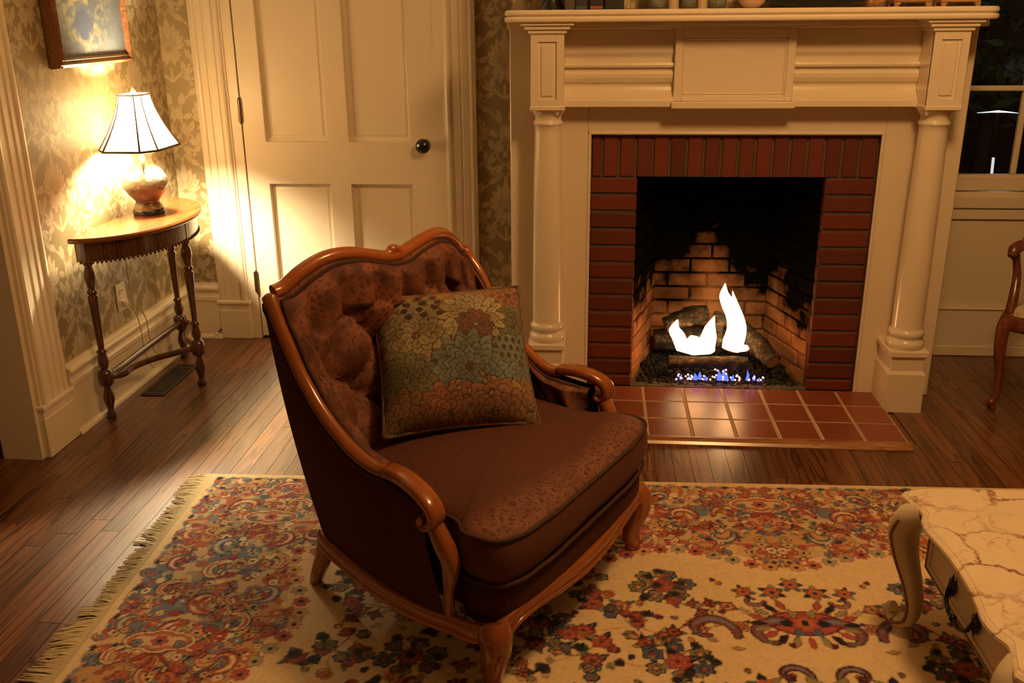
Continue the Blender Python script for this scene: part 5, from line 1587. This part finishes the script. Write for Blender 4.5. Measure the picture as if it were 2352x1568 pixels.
# seat base and cushion
half = [(0, .062), (.15, .064), (.27, .058), (.350, .042), (.388, .015), (.396, -.03), (.388, -.075), (.362, -.105), (.348, -.16), (.342, -.30), (.318, -.40), (.24, -.49), (.12, -.53), (0, -.54)]
full = half + [(-s, t_) for s, t_ in half[-2:0:-1]]
OLs = cr([(s, t_, 0) for s, t_ in full], 6, closed=True)
def seat_off(t_): return t_
def rings(prof, name, mat, crown=0.0):
    v = []; f = []; n_ = len(OLs)
    for sc_, off, z in prof:
        for p in OLs:
            cx_, cy_ = 0.0, -.20
            s_, t_ = p[0] - cx_, p[1] - cy_
            L_ = math.hypot(s_, t_)
            k_ = sc_ * (1 + off / max(L_, .05))
            v.append(wp((cx_ + s_ * k_, cy_ + t_ * k_, z)))
    for k in range(len(prof) - 1):
        for i in range(n_): f.append((k * n_ + i, k * n_ + (i + 1) % n_, (k + 1) * n_ + (i + 1) % n_, (k + 1) * n_ + i))
    f.append(tuple(range(n_))[::-1]); f.append(tuple(range((len(prof) - 1) * n_, len(prof) * n_)))
    return MB().add(v, f, True).build(name, mat, arm)
rings([(1, -.030, .175), (1, -.018, .195), (1, -.010, .235), (1, -.012, .280), (1, -.020, .300), (.9, -.02, .306)], 'seat_base', M['chenille'])
cu = [(1, -.04, .296), (1, -.024, .300), (1, -.004, .320), (1, .013, .355), (1, .011, .395), (1, .003, .418), (1, -.004, .426)]
cu += [(s_, 0, .4265 + .052 * (1 - s_ ** 2.2) ** .75) for s_ in (.97, .93, .87, .8, .7, .58, .45, .3, .15, .03)]
rings(cu, 'seat_cushion', M['seatcloth'])
for z_, of_ in ((.424, .003), (.306, .0)):
    pp = []
    for p in OLs:
        s_, t_ = p[0], p[1] + .20; L_ = math.hypot(s_, t_); k_ = 1 + of_ / L_
        pp.append(wp((s_ * k_, -.20 + t_ * k_, z_ + .0015 * math.sin(L_ * 90))))
    MB().sweep(pp, .0052, seg=8, closed=True).build('piping', M['gimp'], arm)

# show-wood apron rails and legs
fr_h = [(.392, .000, .180), (.368, .018, .192), (.318, .030, .212), (.23, .040, .212), (.11, .047, .196)]
fr_pts = fr_h + [(0, .049, .190)] + [(-s, t_, z) for s, t_, z in fr_h[::-1]]
MB().sweep(wps(cr(fr_pts, 6)), .015, .021, seg=12, power=2.6).build('front_rail', M['honey'], arm)
MB().sweep(wps(cr([(s, t_ + .011, z - .019) for s, t_, z in fr_pts], 6)), .0075, seg=8).build('rail_bead', M['honey'], arm)
for sg in (1, -1):
    sp = [(sg * .394, .004, .188), (sg * .402, -.04, .176), (sg * .402, -.10, .176), (sg * .396, -.20, .163), (sg * .388, -.30, .158), (sg * .374, -.42, .160), (sg * .352, -.55, .170), (sg * .335, -.60, .178)]
    MB().sweep(wps(cr(sp, 6)), .014, .021, seg=12, power=2.6).build('side_rail', M['honey'], arm)
    MB().sweep(wps(cr([(s + sg * .009, t_, z - .019) for s, t_, z in sp], 6)), .0075, seg=8).build('rail_bead', M['honey'], arm)
    L0 = [(.384, .000, .205), (.391, .010, .175), (.394, .014, .140), (.389, .004, .095), (.383, -.004, .055), (.382, -.004, .032), (.390, .008, .018), (.397, .018, .024)]
    P = cr([(sg * s, t_, z) for s, t_, z in L0], 8); q = np.linspace(0, 1, len(P))
    rr = list(np.interp(q, [0, .14, .28, .45, .6, .75, .9, 1], [.034, .040, .035, .028, .0225, .0205, .018, .010]))
    lg = MB().sweep(wps(P), rr, seg=16, up=(0, 1, .2), power=2.4)
    lg.ball(wp((sg * .399, .021, .028)), .013, 10, 8).lathe([(.017, 0), (.019, .008), (.015, .018)], wp((sg * .384, .0, 0)), 14)
    lg.build('leg', M['honey'], arm)
    P = cr([(sg * .325, -.585, .185), (sg * .325, -.605, .12), (sg * .320, -.640, .05), (sg * .315, -.665, 0)], 6)
    MB().sweep(wps(P), list(np.linspace(.028, .017, len(P))), seg=12, up=(0, 1, .2), power=2.5).build('leg', M['honey'], arm)
MB().sweep(wps(cr([(.335, -.60, .178), (.2, -.632, .172), (0, -.640, .172), (-.2, -.632, .172), (-.335, -.60, .178)], 6)), .014, .021, seg=12, power=2.6).build('back_rail', M['honey'], arm)
MB().grid(lambda u, v: wp(((u - .5) * .64, -.56 + v * .58, .165)), 2, 2).build('dust_cover', M['gimp'], arm)

# ------------------------------------------------------------------ throw pillow on the chair
def paint_pillow():
    S = .44
    br = CR_([.075, .036, .020])
    c = Canvas(S, S, .0017, br); r = random.Random(5)
    gold = CR_([.30, .19, .075]); sandy = CR_([.27, .21, .105]); blu = CR_([.155, .185, .15]); rust = CR_([.24, .085, .038]); ol = CR_([.155, .145, .070]); pk = CR_([.29, .13, .065]); dk = CR_([.040, .020, .013]); oc = CR_([.26, .13, .045])
    def mum(x, y, R0, n, layers, col, edge, fat=.9, w=.5, a0=0.0, a1=6.283, tip=None):
        n = max(9, int(n * .82))
        for L in range(layers):
            rad = R0 * (1 - .78 * L / layers)
            m_ = max(6, int(n * (1 - .45 * L / layers)))
            for k in range(m_):
                a = a0 + (a1 - a0) * (k + .5 * (L % 2)) / m_ + r.uniform(-.05, .05)
                f = 1 - .10 * r.random()
                bx, by = x + math.cos(a) * rad * .30, y + math.sin(a) * rad * .30
                cc = col * (.72 + .34 * r.random() + .10 * (1 - L / layers))
                wd = rad * 6.283 / m_ * (.50 + .45 * w)
                c.leaf(bx, by, a, rad * .70 * f, wd, cc, edge * 1.3, .0024, min(fat, .75), None)
                c.leaf(bx + math.cos(a) * rad * .12, by + math.sin(a) * rad * .12, a, rad * .45 * f, wd * .3, cc * .66, None, .001, min(fat, .75), None)
    # background of small scales
    for k in range(420):
        c.flower(r.uniform(0, S), r.uniform(0, S), r.uniform(.006, .014), 5, r.choice([ol, rust, oc, br * 1.5, sandy * .8]), dk, dk, .0015)
    V = S  # y up
    mum(.40, .40, .11, 16, 4, rust, gold * .8, .7, .6)
    mum(.05, .40, .10, 16, 4, oc, dk, .6, .6)
    mum(.24, .43, .09, 16, 3, oc * 1.05, rust, .6, .6)
    mum(.11, .27, .115, 18, 5, sandy, dk, .45, .62)
    mum(.40, .29, .075, 14, 4, ol, dk, .5, .65)
    mum(.07, .14, .095, 18, 4, ol, dk, .7, .6)
    mum(.41, .17, .10, 16, 4, blu * 1.05, dk, .5, .6)
    mum(.28, .32, .105, 20, 3, sandy * 1.15, dk, .85, .5)
    for q in range(3): mum(.28, .285, .055 - .014 * q, 14 - 3 * q, 1, [br * 1.6, rust * .7, br * 1.8][q], dk, .5, .8)
    mum(.25, .16, .115, 18, 5, blu, dk, .8, .55)
    mum(.05, .03, .095, 16, 4, oc, dk, .5, .65)
    mum(.42, .04, .09, 14, 3, oc * 1.05, dk, .5, .65)
    mum(.19, .035, .10, 16, 5, rust * 1.15, dk, .5, .65)
    mum(.31, .03, .10, 14, 4, pk, dk, .45, .7)
    # peacock-eye scales
    for i in range(4):
        for j in range(3):
            x, y = .345 + i * .024 + (j % 2) * .012, .19 + j * .026
            c.ell(x, y, .012, .0145, blu * 1.2); c.ell(x, y, .0095, .012, ol * .7); c.ell(x, y + .002, .005, .007, dk)
    # triangles
    for i in range(6):
        for j in range(4):
            x, y = .075 + i * .022 + (j % 2) * .011, .325 + j * .022
            c.leaf(x, y, math.pi / 2, .022, .022, dk if (i + j) % 2 else sandy * .9, None, .001, 1.0)
    for k in range(7):
        c.leaf(.29 + r.uniform(-.09, .09), .10 + r.uniform(-.03, .03), r.uniform(0, 6.28), .02, .010, gold, dk)
    n = smooth_noise(c.ny, c.nx, (9, 9), 3); c.a *= (.60 + .46 * n)[..., None]
    c.a *= (.92 + .16 * np.random.RandomState(2).rand(c.ny, c.nx))[..., None]
    return c
pc = paint_pillow()
NPil = 230
BLp = np.array([.236, -.434, .500]); BRp = np.array([-.073, -.160, .499]); TLp = np.array([.062, -.622, .812]); TRp = np.array([-.247, -.348, .811])
def l2w(p):
    W = O2 + p[0] * RB + p[1] * FB; return np.array([W[0], W[1], p[2]])
bl_, br_, tl_, tr2 = map(l2w, (BLp, BRp, TLp, TRp))
ex = (br_ - bl_) / np.linalg.norm(br_ - bl_); ey = (tl_ - bl_); ey = ey - ex * (ey @ ex); ey /= np.linalg.norm(ey); nz = np.cross(ex, ey)
ctr = (bl_ + br_ + tl_ + tr2) / 4
pil = empty('throw_pillow', tuple(ctr), label='square floral tapestry pillow leaning in the armchair', cat='pillow')
hw, hh = .212, .205
def pil_pt(a, b, sgn):
    """a,b in -1..1"""
    # corners stretch out, sides pull in
    k = 1 - .050 * (1 - abs(a * b) ** 1.5) * 1.0
    px = a * hw * (1 - .06 * (1 - b * b) * abs(a) ** 3); py = b * hh * (1 - .06 * (1 - a * a) * abs(b) ** 3)
    th = .084 * (max(0, 1 - abs(a) ** 2.6) * max(0, 1 - abs(b) ** 2.6)) ** .62
    th *= 1 + .06 * math.sin(5 * a + 2 * b) + .05 * math.sin(6 * b - 3 * a)
    bow = -.016 * (a * a + b * b) * .6
    return px, py, sgn * th + bow
g = np.linspace(-1, 1, NPil + 1)
for sgn, nm in ((1, 'pillow_front'), (-1, 'pillow_back')):
    P = np.zeros((NPil + 1, NPil + 1, 3)); 
    for j in range(NPil + 1):
        for i in range(NPil + 1):
            x, y, z = pil_pt(g[i], g[j], sgn)
            if sgn < 0: z *= .6
            P[j, i] = ex * x + ey * y + nz * z
    ii = ((g + 1) / 2 * (pc.nx - 1)).round().astype(int)
    col = pc.a[np.ix_(ii, ii)] if sgn > 0 else np.broadcast_to(CR_([.07, .04, .02]), (NPil + 1, NPil + 1, 3))
    t = NT('tapestry_' + nm); at = t.n('ShaderNodeAttribute', attribute_name='weave').outputs['Color']
    t.col(at); t.set(Roughness=.9, Sheen_Weight=.2); t.bump(t.noise(t.obj(), 900, 2), .3, .001)
    np_grid(nm, P, t.m, pil, flip=(sgn < 0), color=col)
pp = []
for k in range(4):
    for q in np.linspace(-1, 1, 40, endpoint=False):
        a, b = [(q, -1), (1, q), (-q, 1), (-1, -q)][k]
        x, y, z = pil_pt(a, b, 0); pp.append(ex * x + ey * y + nz * (z + .0015 * math.sin(len(pp) * 1.3)))
t = NT('twisted_cord'); w_ = t.n('ShaderNodeTexWave'); t.l(t.obj(), w_.inputs['Vector']); w_.inputs['Scale'].default_value = 60
t.col(t.mix(w_.outputs['Fac'], (.05, .022, .012, 1), (.22, .12, .05, 1))); t.set(Roughness=.85)
MB().sweep(pp, .0062, seg=8, closed=True).build('cord_trim', t.m, pil)
